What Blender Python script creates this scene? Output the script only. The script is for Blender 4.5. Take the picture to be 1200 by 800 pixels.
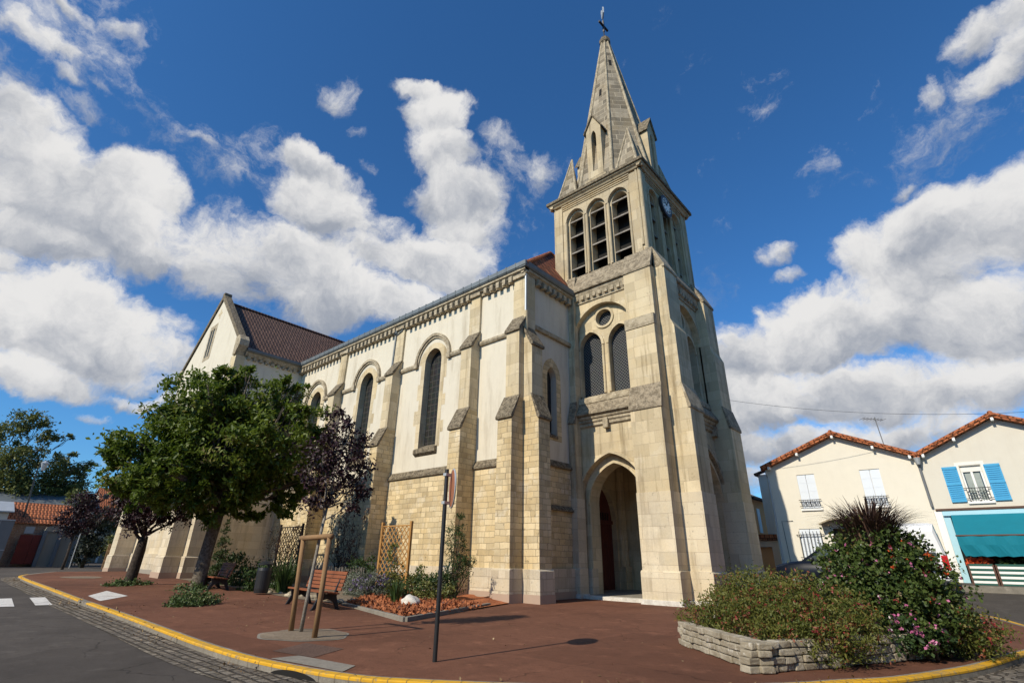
import bpy, bmesh, math, random
import numpy as np
from mathutils import Vector, Matrix
from mathutils.geometry import tessellate_polygon
rad = math.radians
for o in list(bpy.data.objects): bpy.data.objects.remove(o)
SC = bpy.context.scene
COL = SC.collection
random.seed(7)

# ------------------------------------------------------------------ camera
cam = bpy.data.objects.new("camera", bpy.data.cameras.new("camera"))
COL.objects.link(cam); SC.camera = cam
R_ = Vector((0.75187858, 0.65913681, 0.01473992)); U_ = Vector((0.25261348, -0.30866334, 0.91701329)); F_ = Vector((-0.60898689, 0.68575914, 0.3985842))
cam.matrix_world = Matrix(((R_.x, U_.x, -F_.x, 0), (R_.y, U_.y, -F_.y, 0), (R_.z, U_.z, -F_.z, 1.5), (0, 0, 0, 1)))
cam.data.sensor_width = 36; cam.data.sensor_fit = 'HORIZONTAL'; cam.data.lens = 585.0 * 36 / 1200
cam.data.clip_end = 3000; cam.data.clip_start = 0.05

SC.view_settings.view_transform = 'Standard'; SC.view_settings.look = 'None'
SC.view_settings.exposure = 0.0; SC.view_settings.gamma = 1

# ------------------------------------------------------------------ sun
SUN_EL = 37.0
Ld = Vector((0.065, math.cos(rad(SUN_EL)), -math.sin(rad(SUN_EL)))).normalized()
sl = bpy.data.lights.new("sun", 'SUN'); sl.energy = 4.9; sl.angle = rad(0.53); sl.color = (1.0, 0.90, 0.735)
so = bpy.data.objects.new("sun", sl); COL.objects.link(so); so.rotation_euler = Ld.to_track_quat('-Z', 'Y').to_euler()
so.location = (0, -20, 40)

# ------------------------------------------------------------------ world: sky + clouds
W = bpy.data.worlds.new("World"); SC.world = W; W.use_nodes = True
nt = W.node_tree; nt.nodes.clear()
def N(t, kind, **kw):
    n = t.nodes.new(kind)
    for k, v in kw.items(): setattr(n, k, v)
    return n
def M(t, op, a, b=None, c=None, clamp=False):
    n = t.nodes.new('ShaderNodeMath'); n.operation = op; n.use_clamp = clamp
    for i, v in enumerate((a, b, c)):
        if v is None: continue
        if hasattr(v, 'links'): t.links.new(v, n.inputs[i])
        else: n.inputs[i].default_value = v
    return n.outputs[0]
def pix_dir(x, y):
    return (R_ * ((x - 600) / 585.0) - U_ * ((y - 400) / 585.0) + F_).normalized()
# clouds: (direction given by where it stands over the town, half width, half height in degrees-ish, weight)
CLOUDS = [(110,258,118,56,1.1),(25,150,62,30,.8),(45,195,70,42,1.0),(160,225,55,35,.9),(200,240,32,20,.8),(180,298,65,24,.9),(60,300,70,22,.8),(15,318,34,14,.6),
 (105,392,120,52,1.1),(20,375,70,40,1.0),(40,440,80,22,.9),(190,420,50,34,.8),(215,385,22,24,.5),(170,450,70,12,.55),(150,470,40,8,.45),
 (68,8,34,12,.5),(100,25,30,10,.36),(148,42,20,10,.36),(55,62,50,14,.48),(75,100,22,14,.55),(20,48,34,16,.42),(90,140,28,16,.45),(125,150,40,12,.32),(128,120,26,8,.3),(245,172,22,10,.34),
 (362,185,30,20,.8),(392,200,28,16,.6),(380,240,56,42,1.0),(345,235,26,20,.6),(330,318,112,50,1.1),(255,320,46,36,.9),(480,305,90,34,1.0),(440,270,40,24,.7),(400,352,170,34,1.0),(545,300,32,22,.7),
 (490,104,36,14,.9),(512,135,40,28,1.0),(522,180,42,34,1.05),(530,225,52,36,1.05),(540,262,42,20,.8),(550,290,30,24,.6),
 (400,105,24,24,.62),(640,192,22,30,.40),(600,165,26,10,.28),(580,160,16,12,.34),(430,150,14,8,.3),(435,188,12,10,.36),
 (1110,268,100,48,1.1),(1195,262,80,58,1.1),(1030,300,52,38,.95),(960,388,100,44,1.1),(870,418,52,34,1.0),(1050,362,90,44,1.1),(1150,370,100,52,1.1),(1090,320,110,34,1.0),(900,470,90,38,1.0),(1010,462,110,36,1.05),(1130,450,120,40,1.05),(960,520,120,22,.8),(870,520,60,26,.7),(1100,500,110,26,.75),(880,560,60,16,.5),
 (1140,50,46,24,.8),(1175,25,40,26,.8),(1165,95,44,18,.7),(1195,60,34,40,.7),(1083,120,18,12,.48),(905,300,24,12,.5),(912,325,20,8,.4),(1070,210,16,8,.3),
 (70,70,150,70,.16),(210,165,110,40,.14),(600,175,70,50,.14),(1080,150,80,40,.10),(700,300,60,60,.02),(60,575,70,12,.4),(112,485,24,7,.5),(90,535,50,8,.3),(20,560,60,12,.4)]
grp = bpy.data.node_groups.new("CloudDensity", 'ShaderNodeTree')
grp.interface.new_socket("Vector", in_out='INPUT', socket_type='NodeSocketVector')
grp.interface.new_socket("Density", in_out='OUTPUT', socket_type='NodeSocketFloat')
gi = N(grp, 'NodeGroupInput'); go = N(grp, 'NodeGroupOutput')
warp = N(grp, 'ShaderNodeTexNoise'); warp.inputs['Scale'].default_value = 5.0; warp.inputs['Detail'].default_value = 8; warp.inputs['Roughness'].default_value = .58
grp.links.new(gi.outputs[0], warp.inputs['Vector'])
wv = N(grp, 'ShaderNodeVectorMath', operation='MULTIPLY_ADD')
sub = N(grp, 'ShaderNodeVectorMath', operation='SUBTRACT'); grp.links.new(warp.outputs['Color'], sub.inputs[0]); sub.inputs[1].default_value = (.5, .5, .5)
grp.links.new(sub.outputs[0], wv.inputs[0]); wv.inputs[1].default_value = (.17, .17, .17); grp.links.new(gi.outputs[0], wv.inputs[2])
grp.interface.new_socket("Shade", in_out='OUTPUT', socket_type='NodeSocketFloat')
acc = None; sh = None
for (x, y, rx, ry, w) in CLOUDS:
    d = pix_dir(x, y); dz = Vector((0, 0, 1))
    e1 = d.cross(dz).normalized(); e2 = e1.cross(d).normalized()
    du = (pix_dir(x + rx, y) - pix_dir(x - rx, y)).length / 2; dv = (pix_dir(x, y + ry) - pix_dir(x, y - ry)).length / 2
    a = N(grp, 'ShaderNodeVectorMath', operation='DOT_PRODUCT'); grp.links.new(wv.outputs[0], a.inputs[0]); a.inputs[1].default_value = e1 / du
    b = N(grp, 'ShaderNodeVectorMath', operation='DOT_PRODUCT'); grp.links.new(wv.outputs[0], b.inputs[0]); b.inputs[1].default_value = e2 / dv
    c = N(grp, 'ShaderNodeVectorMath', operation='DOT_PRODUCT'); grp.links.new(gi.outputs[0], c.inputs[0]); c.inputs[1].default_value = d
    r2 = M(grp, 'MULTIPLY_ADD', a.outputs['Value'], a.outputs['Value'], M(grp, 'MULTIPLY', b.outputs['Value'], b.outputs['Value']))
    cc = M(grp, 'MAXIMUM', c.outputs['Value'], .05)
    r2 = M(grp, 'DIVIDE', r2, M(grp, 'MULTIPLY', cc, cc))
    f = M(grp, 'MULTIPLY', M(grp, 'SUBTRACT', 1.0, M(grp, 'MULTIPLY', r2, .58)), w)
    f = M(grp, 'MAXIMUM', M(grp, 'SUBTRACT', f, M(grp, 'MULTIPLY', M(grp, 'LESS_THAN', c.outputs['Value'], .06), 5.0)), -3.0)
    if acc is None: acc, sh = f, b.outputs['Value']
    else:
        k = N(grp, 'ShaderNodeMapRange', interpolation_type='SMOOTHSTEP'); grp.links.new(M(grp, 'SUBTRACT', f, acc), k.inputs[0]); k.inputs[1].default_value = -.55; k.inputs[2].default_value = .55
        sh = M(grp, 'MULTIPLY_ADD', k.outputs[0], M(grp, 'SUBTRACT', b.outputs['Value'], sh), sh)
        acc = M(grp, 'SMOOTH_MAX', acc, f, 0.12)
n1 = N(grp, 'ShaderNodeTexNoise'); n1.inputs['Scale'].default_value = 6.0; n1.inputs['Detail'].default_value = 10; n1.inputs['Roughness'].default_value = .69
grp.links.new(wv.outputs[0], n1.inputs['Vector'])
dens = M(grp, 'ADD', M(grp, 'MAXIMUM', acc, -.75), M(grp, 'MULTIPLY', M(grp, 'SUBTRACT', n1.outputs['Fac'], .5), 2.2))
n2 = N(grp, 'ShaderNodeTexNoise'); n2.inputs['Scale'].default_value = 9; n2.inputs['Detail'].default_value = 9; n2.inputs['Roughness'].default_value = .62
o2 = N(grp, 'ShaderNodeVectorMath', operation='ADD'); o2.inputs[1].default_value = (0.01, -.01, .05); grp.links.new(wv.outputs[0], o2.inputs[0]); grp.links.new(o2.outputs[0], n2.inputs['Vector'])
grp.links.new(dens, go.inputs[0])
grp.links.new(M(grp, 'ADD', sh, M(grp, 'MULTIPLY', M(grp, 'SUBTRACT', n2.outputs['Fac'], .5), 4.6)), go.inputs[1])

tc = N(nt, 'ShaderNodeTexCoord'); vec = tc.outputs['Generated']
sky = N(nt, 'ShaderNodeTexSky', sky_type='NISHITA'); sky.sun_disc = False; sky.sun_elevation = rad(SUN_EL); sky.sun_rotation = rad(180)
sky.air_density = 1.0; sky.dust_density = 0.7; sky.ozone_density = 1.6; sky.altitude = 100
g1 = N(nt, 'ShaderNodeGroup'); g1.node_tree = grp; nt.links.new(vec, g1.inputs[0])
alpha = N(nt, 'ShaderNodeMapRange', interpolation_type='SMOOTHSTEP'); nt.links.new(g1.outputs[0], alpha.inputs[0])
alpha.inputs[1].default_value = 0.10; alpha.inputs[2].default_value = 0.70
shade = N(nt, 'ShaderNodeMapRange', interpolation_type='SMOOTHSTEP'); nt.links.new(g1.outputs[1], shade.inputs[0])
shade.inputs[1].default_value = -1.45; shade.inputs[2].default_value = .95
cr = N(nt, 'ShaderNodeMix', data_type='RGBA'); nt.links.new(shade.outputs[0], cr.inputs['Factor'])
def cin(n, s): return [i for i in n.inputs if i.name == s and i.type == 'RGBA'][0]
def cout(n): return [i for i in n.outputs if i.type == 'RGBA'][0]
cin(cr, 'B').default_value = (9.2, 9.1, 9.0, 1); cin(cr, 'A').default_value = (3.5, 3.9, 4.7, 1)
hsv = N(nt, 'ShaderNodeHueSaturation'); hsv.inputs['Saturation'].default_value = 1.03; hsv.inputs['Value'].default_value = 1.13
pol = N(nt, 'ShaderNodeMix', data_type='RGBA', blend_type='MULTIPLY'); pol.inputs['Factor'].default_value = 1; cin(pol, 'B').default_value = (.54, 1.02, 1.48, 1)
nt.links.new(sky.outputs[0], cin(pol, 'A')); nt.links.new(cout(pol), hsv.inputs['Color'])
mx = N(nt, 'ShaderNodeMix', data_type='RGBA'); nt.links.new(alpha.outputs[0], mx.inputs['Factor'])
nt.links.new(hsv.outputs[0], cin(mx, 'A')); nt.links.new(cout(cr), cin(mx, 'B'))
bg = N(nt, 'ShaderNodeBackground'); bg.inputs['Strength'].default_value = 0.088
nt.links.new(cout(mx), bg.inputs['Color'])
wo = N(nt, 'ShaderNodeOutputWorld'); nt.links.new(bg.outputs[0], wo.inputs[0])

# ------------------------------------------------------------------ materials
def new_mat(name, rough=.9, spec=.3):
    m = bpy.data.materials.new(name); m.use_nodes = True
    t = m.node_tree; b = t.nodes['Principled BSDF']; b.inputs['Roughness'].default_value = rough
    b.inputs['Specular IOR Level'].default_value = spec
    return m, t, b
def mix(t, fac, a, b, blend='MIX'):
    n = t.nodes.new('ShaderNodeMix'); n.data_type = 'RGBA'; n.blend_type = blend
    for s, v in (('Factor', fac), ('A', a), ('B', b)):
        i = n.inputs[s] if s == 'Factor' else [q for q in n.inputs if q.name == s and q.type == 'RGBA'][0]
        if hasattr(v, 'links'): t.links.new(v, i)
        else: i.default_value = v if s == 'Factor' else (*v, 1)
    return [q for q in n.outputs if q.type == 'RGBA'][0]
def noise(t, scale, detail=5, rough=.6, vec=None, stretch=None):
    n = t.nodes.new('ShaderNodeTexNoise'); n.inputs['Scale'].default_value = scale; n.inputs['Detail'].default_value = detail; n.inputs['Roughness'].default_value = rough
    if vec is None:
        vec = coords(t)
    if stretch:
        mp = t.nodes.new('ShaderNodeMapping'); mp.inputs['Scale'].default_value = stretch; t.links.new(vec, mp.inputs['Vector']); vec = mp.outputs[0]
    t.links.new(vec, n.inputs['Vector']); return n.outputs['Fac']
def coords(t):
    for n in t.nodes:
        if n.bl_idname == 'ShaderNodeTexCoord': return n.outputs['Object']
    return t.nodes.new('ShaderNodeTexCoord').outputs['Object']
def uvs(t):
    coords(t)
    for n in t.nodes:
        if n.bl_idname == 'ShaderNodeTexCoord': return n.outputs['UV']
def ramp(t, fac, lo, hi):
    n = t.nodes.new('ShaderNodeMapRange'); n.interpolation_type = 'SMOOTHSTEP'; n.inputs[1].default_value = lo; n.inputs[2].default_value = hi
    t.links.new(fac, n.inputs[0]); return n.outputs[0]
def bump(t, b, h, strength=.3, dist=.02, prev=None):
    n = t.nodes.new('ShaderNodeBump'); n.inputs['Strength'].default_value = strength; n.inputs['Distance'].default_value = dist
    t.links.new(h, n.inputs['Height'])
    if prev: t.links.new(prev, n.inputs['Normal'])
    t.links.new(n.outputs[0], b.inputs['Normal']); return n.outputs[0]
def setc(t, b, c): t.links.new(c, b.inputs['Base Color'])

def simple(name, col, rough=.7, var=.15, scale=8, metal=0, spec=.3, bumpv=.1):
    m, t, b = new_mat(name, rough, spec)
    n = noise(t, scale)
    c = mix(t, n, [x * (1 - var) for x in col], [min(1, x * (1 + var)) for x in col])
    setc(t, b, c); b.inputs['Metallic'].default_value = metal
    if bumpv: bump(t, b, noise(t, scale * 6), bumpv, .01)
    return m
def wn(t, a, b=None):
    n = t.nodes.new('ShaderNodeTexWhiteNoise'); n.noise_dimensions = '2D'; c = t.nodes.new('ShaderNodeCombineXYZ')
    t.links.new(a, c.inputs[0]); c.inputs[1].default_value = 3.7
    if b is not None: t.links.new(b, c.inputs[1])
    t.links.new(c.outputs[0], n.inputs['Vector']); return n.outputs['Value']
def ashlar(name, c1, c2, mortar, bw, rh, ms=.012, stain=.5, staincol=(.16, .13, .10), wob=.02, pock=.0, grime=.35, vary=.35, bleach=.25):
    """coursed stone: courses of even height, stones of uneven length, each stone with its own tone"""
    m, t, b = new_mat(name, .92, .2)
    uv = uvs(t)
    nz = t.nodes.new('ShaderNodeTexNoise'); nz.inputs['Scale'].default_value = 2.2; nz.inputs['Detail'].default_value = 4; t.links.new(uv, nz.inputs['Vector'])
    ma = t.nodes.new('ShaderNodeVectorMath'); ma.operation = 'MULTIPLY_ADD'; ma.inputs[1].default_value = (wob, wob, 0)
    t.links.new(nz.outputs['Color'], ma.inputs[0]); t.links.new(uv, ma.inputs[2])
    sp = t.nodes.new('ShaderNodeSeparateXYZ'); t.links.new(ma.outputs[0], sp.inputs[0]); u, v = sp.outputs[0], sp.outputs[1]
    vr = M(t, 'DIVIDE', v, rh); row = M(t, 'FLOOR', vr); fv = M(t, 'FRACT', vr)
    r1 = wn(t, row)
    ur = M(t, 'ADD', M(t, 'MULTIPLY', M(t, 'DIVIDE', u, bw), M(t, 'MULTIPLY_ADD', r1, .6, .75)), M(t, 'MULTIPLY', r1, 37.3))
    ur = M(t, 'ADD', ur, M(t, 'MULTIPLY', M(t, 'SINE', M(t, 'MULTIPLY', ur, 2.4)), .22))
    col = M(t, 'FLOOR', ur); fu = M(t, 'FRACT', ur)
    du = M(t, 'MULTIPLY', M(t, 'MINIMUM', fu, M(t, 'SUBTRACT', 1.0, fu)), bw); dv = M(t, 'MULTIPLY', M(t, 'MINIMUM', fv, M(t, 'SUBTRACT', 1.0, fv)), rh)
    rough_edge = M(t, 'MULTIPLY', M(t, 'SUBTRACT', noise(t, 16, 4), .5), ms * 1.6)
    joint = M(t, 'SUBTRACT', 1.0, ramp(t, M(t, 'ADD', M(t, 'MINIMUM', du, dv), rough_edge), ms * .35, ms * 1.1))
    idv = wn(t, row, col)
    c = mix(t, idv, c1, c2)
    k = M(t, 'MULTIPLY_ADD', wn(t, col, row), vary * 1.1, 1 - vary * .65)
    kk = t.nodes.new('ShaderNodeCombineXYZ')
    for i in range(3): t.links.new(k, kk.inputs[i])
    c = mix(t, 1.0, c, kk.outputs[0], 'MULTIPLY')
    big = noise(t, .5, 7, .68); st = ramp(t, big, .47, .72)
    c = mix(t, M(t, 'MULTIPLY', st, stain), c, staincol)
    pale = ramp(t, noise(t, 1.3, 7, .7, stretch=(1, 1, .8)), .53, .68)
    c = mix(t, M(t, 'MULTIPLY', pale, bleach), c, (.70, .63, .49))
    warm = noise(t, .8, 3, .5, stretch=(1, 1, .7))
    c = mix(t, M(t, 'MULTIPLY', ramp(t, warm, .45, .7), .35), c, (c1[0] * .95, c1[1] * .84, c1[2] * .62))
    streak = ramp(t, noise(t, 1.0, 6, .7, stretch=(2.2, 2.2, .14)), .5, .72)
    c = mix(t, M(t, 'MULTIPLY', streak, grime), c, (.36, .32, .27), 'MULTIPLY')
    s2 = ramp(t, noise(t, 1.0, 7, .75, stretch=(6, 6, .35)), .57, .70)
    c = mix(t, M(t, 'MULTIPLY', s2, grime * .7), c, (.42, .37, .30), 'MULTIPLY')
    fine = noise(t, 20, 7, .72)
    c = mix(t, .55, c, mix(t, fine, (.55, .55, .55), (1.32, 1.32, 1.32)), 'MULTIPLY')
    c = mix(t, joint, c, mortar)
    h = M(t, 'ADD', M(t, 'MULTIPLY', joint, -1.1), M(t, 'MULTIPLY', fine, .7))
    if pock:
        zone = ramp(t, noise(t, .6, 4, .6), .45, .62)
        hole = ramp(t, noise(t, 6.5, 5, .65), .60, .67)
        hz_ = M(t, 'MULTIPLY', M(t, 'MULTIPLY', hole, zone), min(1, pock))
        c = mix(t, M(t, 'MULTIPLY', hz_, .8), c, [q * .30 for q in c1]); h = M(t, 'ADD', h, M(t, 'MULTIPLY', hz_, -2.5 * pock))
    setc(t, b, c); bump(t, b, h, .42, .02)
    return m
MAT = {}
MAT['rubble'] = ashlar('honey_stone', (.67, .55, .345), (.59, .46, .26), (.30, .235, .145), .44, .235, .013, .5, (.33, .235, .12), .09, 1.3, .4, .34, .6)
MAT['ashlar'] = ashlar('pale_ashlar', (.625, .525, .35), (.56, .46, .295), (.38, .305, .21), .95, .50, .007, .55, (.36, .29, .20), .03, .45, .75, .24, .35)
MAT['ashlar_white'] = ashlar('washed_limestone', (.675, .59, .435), (.605, .515, .365), (.42, .345, .25), .85, .46, .008, .45, (.40, .345, .265), .03, .6, .4, .22, .4)
MAT['belfry'] = ashlar('belfry_stone', (.53, .44, .295), (.46, .375, .245), (.32, .27, .20), 1.1, .62, .007, .6, (.27, .23, .175), .02, .4, .65, .22, .2)
MAT['spire'] = ashlar('spire_stone', (.34, .29, .215), (.22, .185, .135), (.44, .375, .27), 1.0, .46, .020, .65, (.12, .105, .08), .05, .8, .45, .6, .12)
MAT['plinth'] = ashlar('plinth_stone', (.62, .545, .42), (.55, .475, .35), (.37, .31, .23), .7, .42, .012, .45, (.42, .34, .25), .04, .9, .4, .25, .35)
def plaster(name, col, stain=(.45, .40, .32), amt=.4):
    m, t, b = new_mat(name, .95, .15)
    c = mix(t, noise(t, 2.5, 6), [x * .93 for x in col], [x * 1.04 for x in col])
    s = ramp(t, noise(t, 1.0, 7, .72, stretch=(1.6, 1.6, .22)), .47, .74)
    c = mix(t, M(t, 'MULTIPLY', s, amt), c, stain)
    s = ramp(t, noise(t, 1.0, 6, .75, stretch=(5.5, 5.5, .30)), .56, .70)
    c = mix(t, M(t, 'MULTIPLY', s, amt * .55), c, stain)
    c = mix(t, M(t, 'MULTIPLY', ramp(t, noise(t, .7, 5, .6), .5, .7), amt * .35), c, [min(.9, x * 1.12) for x in col])
    c = mix(t, .25, c, mix(t, noise(t, 30, 5, .7), (.75, .75, .75), (1.2, 1.2, 1.2)), 'MULTIPLY')
    setc(t, b, c); bump(t, b, noise(t, 40, 5, .7), .15, .008); return m
MAT['plaster'] = plaster('cream_render', (.645, .59, .475), (.42, .36, .265), .68)
MAT['house_cream'] = plaster('house_cream_render', (.715, .675, .575), (.60, .56, .47), .25)
MAT['house_grey'] = plaster('house_grey_render', (.645, .61, .525), (.52, .47, .39), .3)
MAT['house_white'] = plaster('house_white_render', (.78, .76, .70), (.62, .60, .54), .25)
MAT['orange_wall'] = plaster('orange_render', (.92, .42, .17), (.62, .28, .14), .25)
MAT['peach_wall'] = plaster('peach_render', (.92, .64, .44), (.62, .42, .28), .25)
def weathered(name, a, bcol, c3, sc=5):
    m, t, b = new_mat(name, .95, .15)
    c = mix(t, ramp(t, noise(t, sc, 8, .75), .38, .62), a, bcol)
    c = mix(t, ramp(t, noise(t, sc * 3.2, 6, .7), .56, .68), c, c3)
    setc(t, b, c); bump(t, b, noise(t, sc * 4, 8, .75), .8, .03); return m
MAT['lichen'] = weathered('lichened_stone', (.075, .06, .042), (.25, .205, .14), (.46, .41, .31), 7)
MAT['lichen_pale'] = weathered('pale_lichened_stone', (.15, .122, .085), (.35, .29, .205), (.50, .435, .33), 5)
MAT['mould'] = weathered('moulded_stone', (.25, .205, .14), (.46, .39, .275), (.56, .49, .37), 3)
MAT['white_stone'] = weathered('white_stone', (.52, .49, .43), (.68, .65, .58), (.76, .73, .67), 4)
def tiles(name, c1, c2, w, h, gap, wave=True):
    m, t, b = new_mat(name, .8, .25); uv = uvs(t)
    br = t.nodes.new('ShaderNodeTexBrick'); t.links.new(uv, br.inputs['Vector'])
    br.inputs['Color1'].default_value = (*c1, 1); br.inputs['Color2'].default_value = (*c2, 1); br.inputs['Mortar'].default_value = (*[x * .25 for x in c1], 1)
    br.inputs['Scale'].default_value = 1; br.inputs['Mortar Size'].default_value = gap; br.inputs['Brick Width'].default_value = w; br.inputs['Row Height'].default_value = h; br.inputs['Mortar Smooth'].default_value = .3
    c = mix(t, .6, br.outputs['Color'], mix(t, noise(t, 3, 6), (.55, .5, .5), (1.4, 1.4, 1.4)), 'MULTIPLY'); setc(t, b, c)
    sp = t.nodes.new('ShaderNodeSeparateXYZ'); t.links.new(uv, sp.inputs[0])
    saw = M(t, 'SUBTRACT', 1.0, M(t, 'FRACT', M(t, 'DIVIDE', sp.outputs[1], h)))
    rnd = M(t, 'ABSOLUTE', M(t, 'SINE', M(t, 'MULTIPLY', sp.outputs[0], math.pi / w)))
    bump(t, b, M(t, 'ADD', M(t, 'ADD', saw, M(t, 'MULTIPLY', rnd, .9)), M(t, 'MULTIPLY', br.outputs['Fac'], -.6)), .9, .05); return m
MAT['brown_tile'] = tiles('brown_roof_tile', (.105, .062, .046), (.165, .098, .07), .26, .36, .035)
MAT['red_tile'] = tiles('red_roof_tile', (.40, .135, .06), (.16, .05, .026), .45, .78, .10)
MAT['orange_tile'] = tiles('orange_roof_tile', (.48, .17, .07), (.36, .115, .05), .24, .34, .03)
MAT['zinc'] = simple('zinc', (.15, .17, .18), .55, .35, 3, .2)
MAT['zinc_pale'] = simple('pale_zinc', (.42, .45, .47), .5, .2, 3, .3)
def lattice(name, glass, lead, pitch, diag=True, thick=.12, rough=.25):
    m, t, b = new_mat(name, rough, .12); uv = uvs(t)
    sp = t.nodes.new('ShaderNodeSeparateXYZ'); t.links.new(uv, sp.inputs[0]); u, v = sp.outputs[0], sp.outputs[1]
    if diag: p, q = M(t, 'ADD', u, v), M(t, 'SUBTRACT', u, v)
    else: p, q = u, v
    def line(x, s=1.0):
        fr = M(t, 'FRACT', M(t, 'DIVIDE', x, pitch * s)); return M(t, 'LESS_THAN', M(t, 'ABSOLUTE', M(t, 'SUBTRACT', fr, .5)), thick / s)
    ln = M(t, 'MAXIMUM', line(p), line(q))
    cell = t.nodes.new('ShaderNodeTexVoronoi'); cell.inputs['Scale'].default_value = 9; t.links.new(uv, cell.inputs['Vector'])
    c = mix(t, .7, glass, mix(t, noise(t, 2.0, 4), (.3, .3, .35), (1.8, 1.8, 1.7)), 'MULTIPLY')
    c = mix(t, .3, c, cell.outputs['Color'], 'MULTIPLY')
    setc(t, b, mix(t, ln, c, lead))
    t.links.new(M(t, 'MULTIPLY_ADD', ln, .5, rough), b.inputs['Roughness'])
    bump(t, b, M(t, 'ADD', ln, M(t, 'MULTIPLY', noise(t, 6), .6)), .4, .02); return m
MAT['glass_nave'] = lattice('leaded_glass', (.030, .030, .028), (.058, .054, .048), .34, False, .06, .35)
MAT['glass_tower'] = lattice('diamond_leaded_glass', (.014, .018, .026), (.13, .13, .125), .165, True, .10, .6)
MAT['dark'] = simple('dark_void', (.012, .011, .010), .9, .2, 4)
MAT['black_metal'] = simple('black_painted_metal', (.016, .017, .019), .45, .2, 8, .0, .5)
MAT['door'] = simple('oxblood_door_paint', (.12, .035, .026), .55, .3, 3)
MAT['dark_wood'] = simple('dark_stained_wood', (.035, .026, .02), .7, .3, 6)
MAT['clock_white'] = simple('clock_enamel', (.78, .75, .68), .35, .05, 4)
MAT['louvre'] = weathered('grey_louvre_boards', (.20, .175, .15), (.30, .27, .235), (.36, .33, .29), 3)
def wood(name, a, bcol, rough=.6):
    m, t, b = new_mat(name, rough, .3)
    c = mix(t, noise(t, 3, 6, .7, stretch=(9, 9, 1.2)), a, bcol); c = mix(t, M(t, 'MULTIPLY', ramp(t, noise(t, 1.6, 5), .5, .7), .4), c, [x * .4 for x in a])
    setc(t, b, c); bump(t, b, noise(t, 8, 6, .7, stretch=(9, 9, 1)), .3, .01); return m
MAT['bench_wood'] = wood('varnished_bench_wood', (.16, .05, .022), (.29, .10, .04))
MAT['stake_wood'] = wood('round_stake_wood', (.19, .105, .05), (.33, .205, .10), .85)
MAT['trellis_wood'] = wood('golden_trellis_wood', (.31, .15, .042), (.46, .25, .08), .7)
MAT['grey_wood'] = wood('weathered_grey_wood', (.17, .15, .12), (.28, .25, .21), .9)
MAT['bark'] = weathered('bark', (.075, .06, .045), (.19, .16, .125), (.27, .24, .195), 9)
MAT['bark_dark'] = weathered('dark_bark', (.035, .028, .024), (.075, .06, .05), (.11, .095, .08), 9)
MAT['bark_pale'] = weathered('pale_bark', (.22, .195, .16), (.34, .31, .265), (.42, .39, .34), 9)
def ground_mat(name, a, bcol, speck, sc=60, patch=.3, cracks=0):
    m, t, b = new_mat(name, .93, .2)
    c = mix(t, ramp(t, noise(t, sc, 4, .8), .3, .7), a, bcol)
    c = mix(t, M(t, 'MULTIPLY', ramp(t, noise(t, .45, 7, .65), .42, .70), patch), c, [x * .60 for x in a])
    c = mix(t, M(t, 'MULTIPLY', ramp(t, noise(t, 1.7, 7, .7), .52, .72), patch), c, [min(1, x * 1.5) for x in bcol])
    c = mix(t, M(t, 'MULTIPLY', ramp(t, noise(t, 5, 7, .75), .48, .66), patch * .75), c, [x * .62 for x in a])
    c = mix(t, ramp(t, noise(t, sc * 2.2, 3, .6), .66, .72), c, speck)
    h = noise(t, sc * 1.5, 5, .7)
    if cracks:
        wv_ = t.nodes.new('ShaderNodeTexNoise'); wv_.inputs['Scale'].default_value = 1.6; wv_.inputs['Detail'].default_value = 6; t.links.new(coords(t), wv_.inputs['Vector'])
        ad = t.nodes.new('ShaderNodeVectorMath'); ad.operation = 'MULTIPLY_ADD'; ad.inputs[1].default_value = (.9, .9, 0); t.links.new(wv_.outputs['Color'], ad.inputs[0]); t.links.new(coords(t), ad.inputs[2])
        vo = t.nodes.new('ShaderNodeTexVoronoi'); vo.feature = 'DISTANCE_TO_EDGE'; vo.inputs['Scale'].default_value = .30; t.links.new(ad.outputs[0], vo.inputs['Vector'])
        ck_ = M(t, 'MULTIPLY', M(t, 'SUBTRACT', 1.0, ramp(t, vo.outputs['Distance'], .001, .0055)), ramp(t, noise(t, .5, 3), .44, .56))
        c = mix(t, M(t, 'MULTIPLY', ck_, cracks), c, [x * .3 for x in a]); h = M(t, 'SUBTRACT', h, M(t, 'MULTIPLY', ck_, 1.5))
        v2 = t.nodes.new('ShaderNodeTexVoronoi'); v2.inputs['Scale'].default_value = .22; v2.distance = 'CHEBYCHEV'; t.links.new(coords(t), v2.inputs['Vector'])
        sp = t.nodes.new('ShaderNodeSeparateColor'); t.links.new(v2.outputs['Color'], sp.inputs[0])
        c = mix(t, M(t, 'MULTIPLY', ramp(t, sp.outputs[0], .70, .72), .32), c, [x * .62 for x in a])
    setc(t, b, c); bump(t, b, h, .5, .01); return m
MAT['asphalt'] = ground_mat('asphalt', (.066, .056, .048), (.108, .095, .083), (.20, .18, .155), 50, .5, .7)
MAT['pavement'] = ground_mat('red_brown_asphalt', (.120, .050, .029), (.195, .086, .051), (.30, .18, .13), 45, .55, .6)
MAT['concrete'] = ground_mat('kerb_concrete', (.19, .17, .14), (.29, .265, .22), (.38, .35, .30), 40, .5)
MAT['white_paint'] = ground_mat('white_road_paint', (.62, .61, .58), (.75, .74, .71), (.45, .44, .42), 20, .3)
MAT['soil'] = ground_mat('dry_soil', (.15, .115, .08), (.25, .20, .145), (.35, .30, .22), 25, .4)
MAT['mulch'] = ground_mat('orange_bark_mulch', (.24, .075, .03), (.46, .165, .07), (.14, .05, .03), 14, .5)
MAT['dark_patch'] = ground_mat('dark_gravel_patch', (.075, .045, .035), (.16, .10, .075), (.22, .15, .11), 25, .3)
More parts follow.
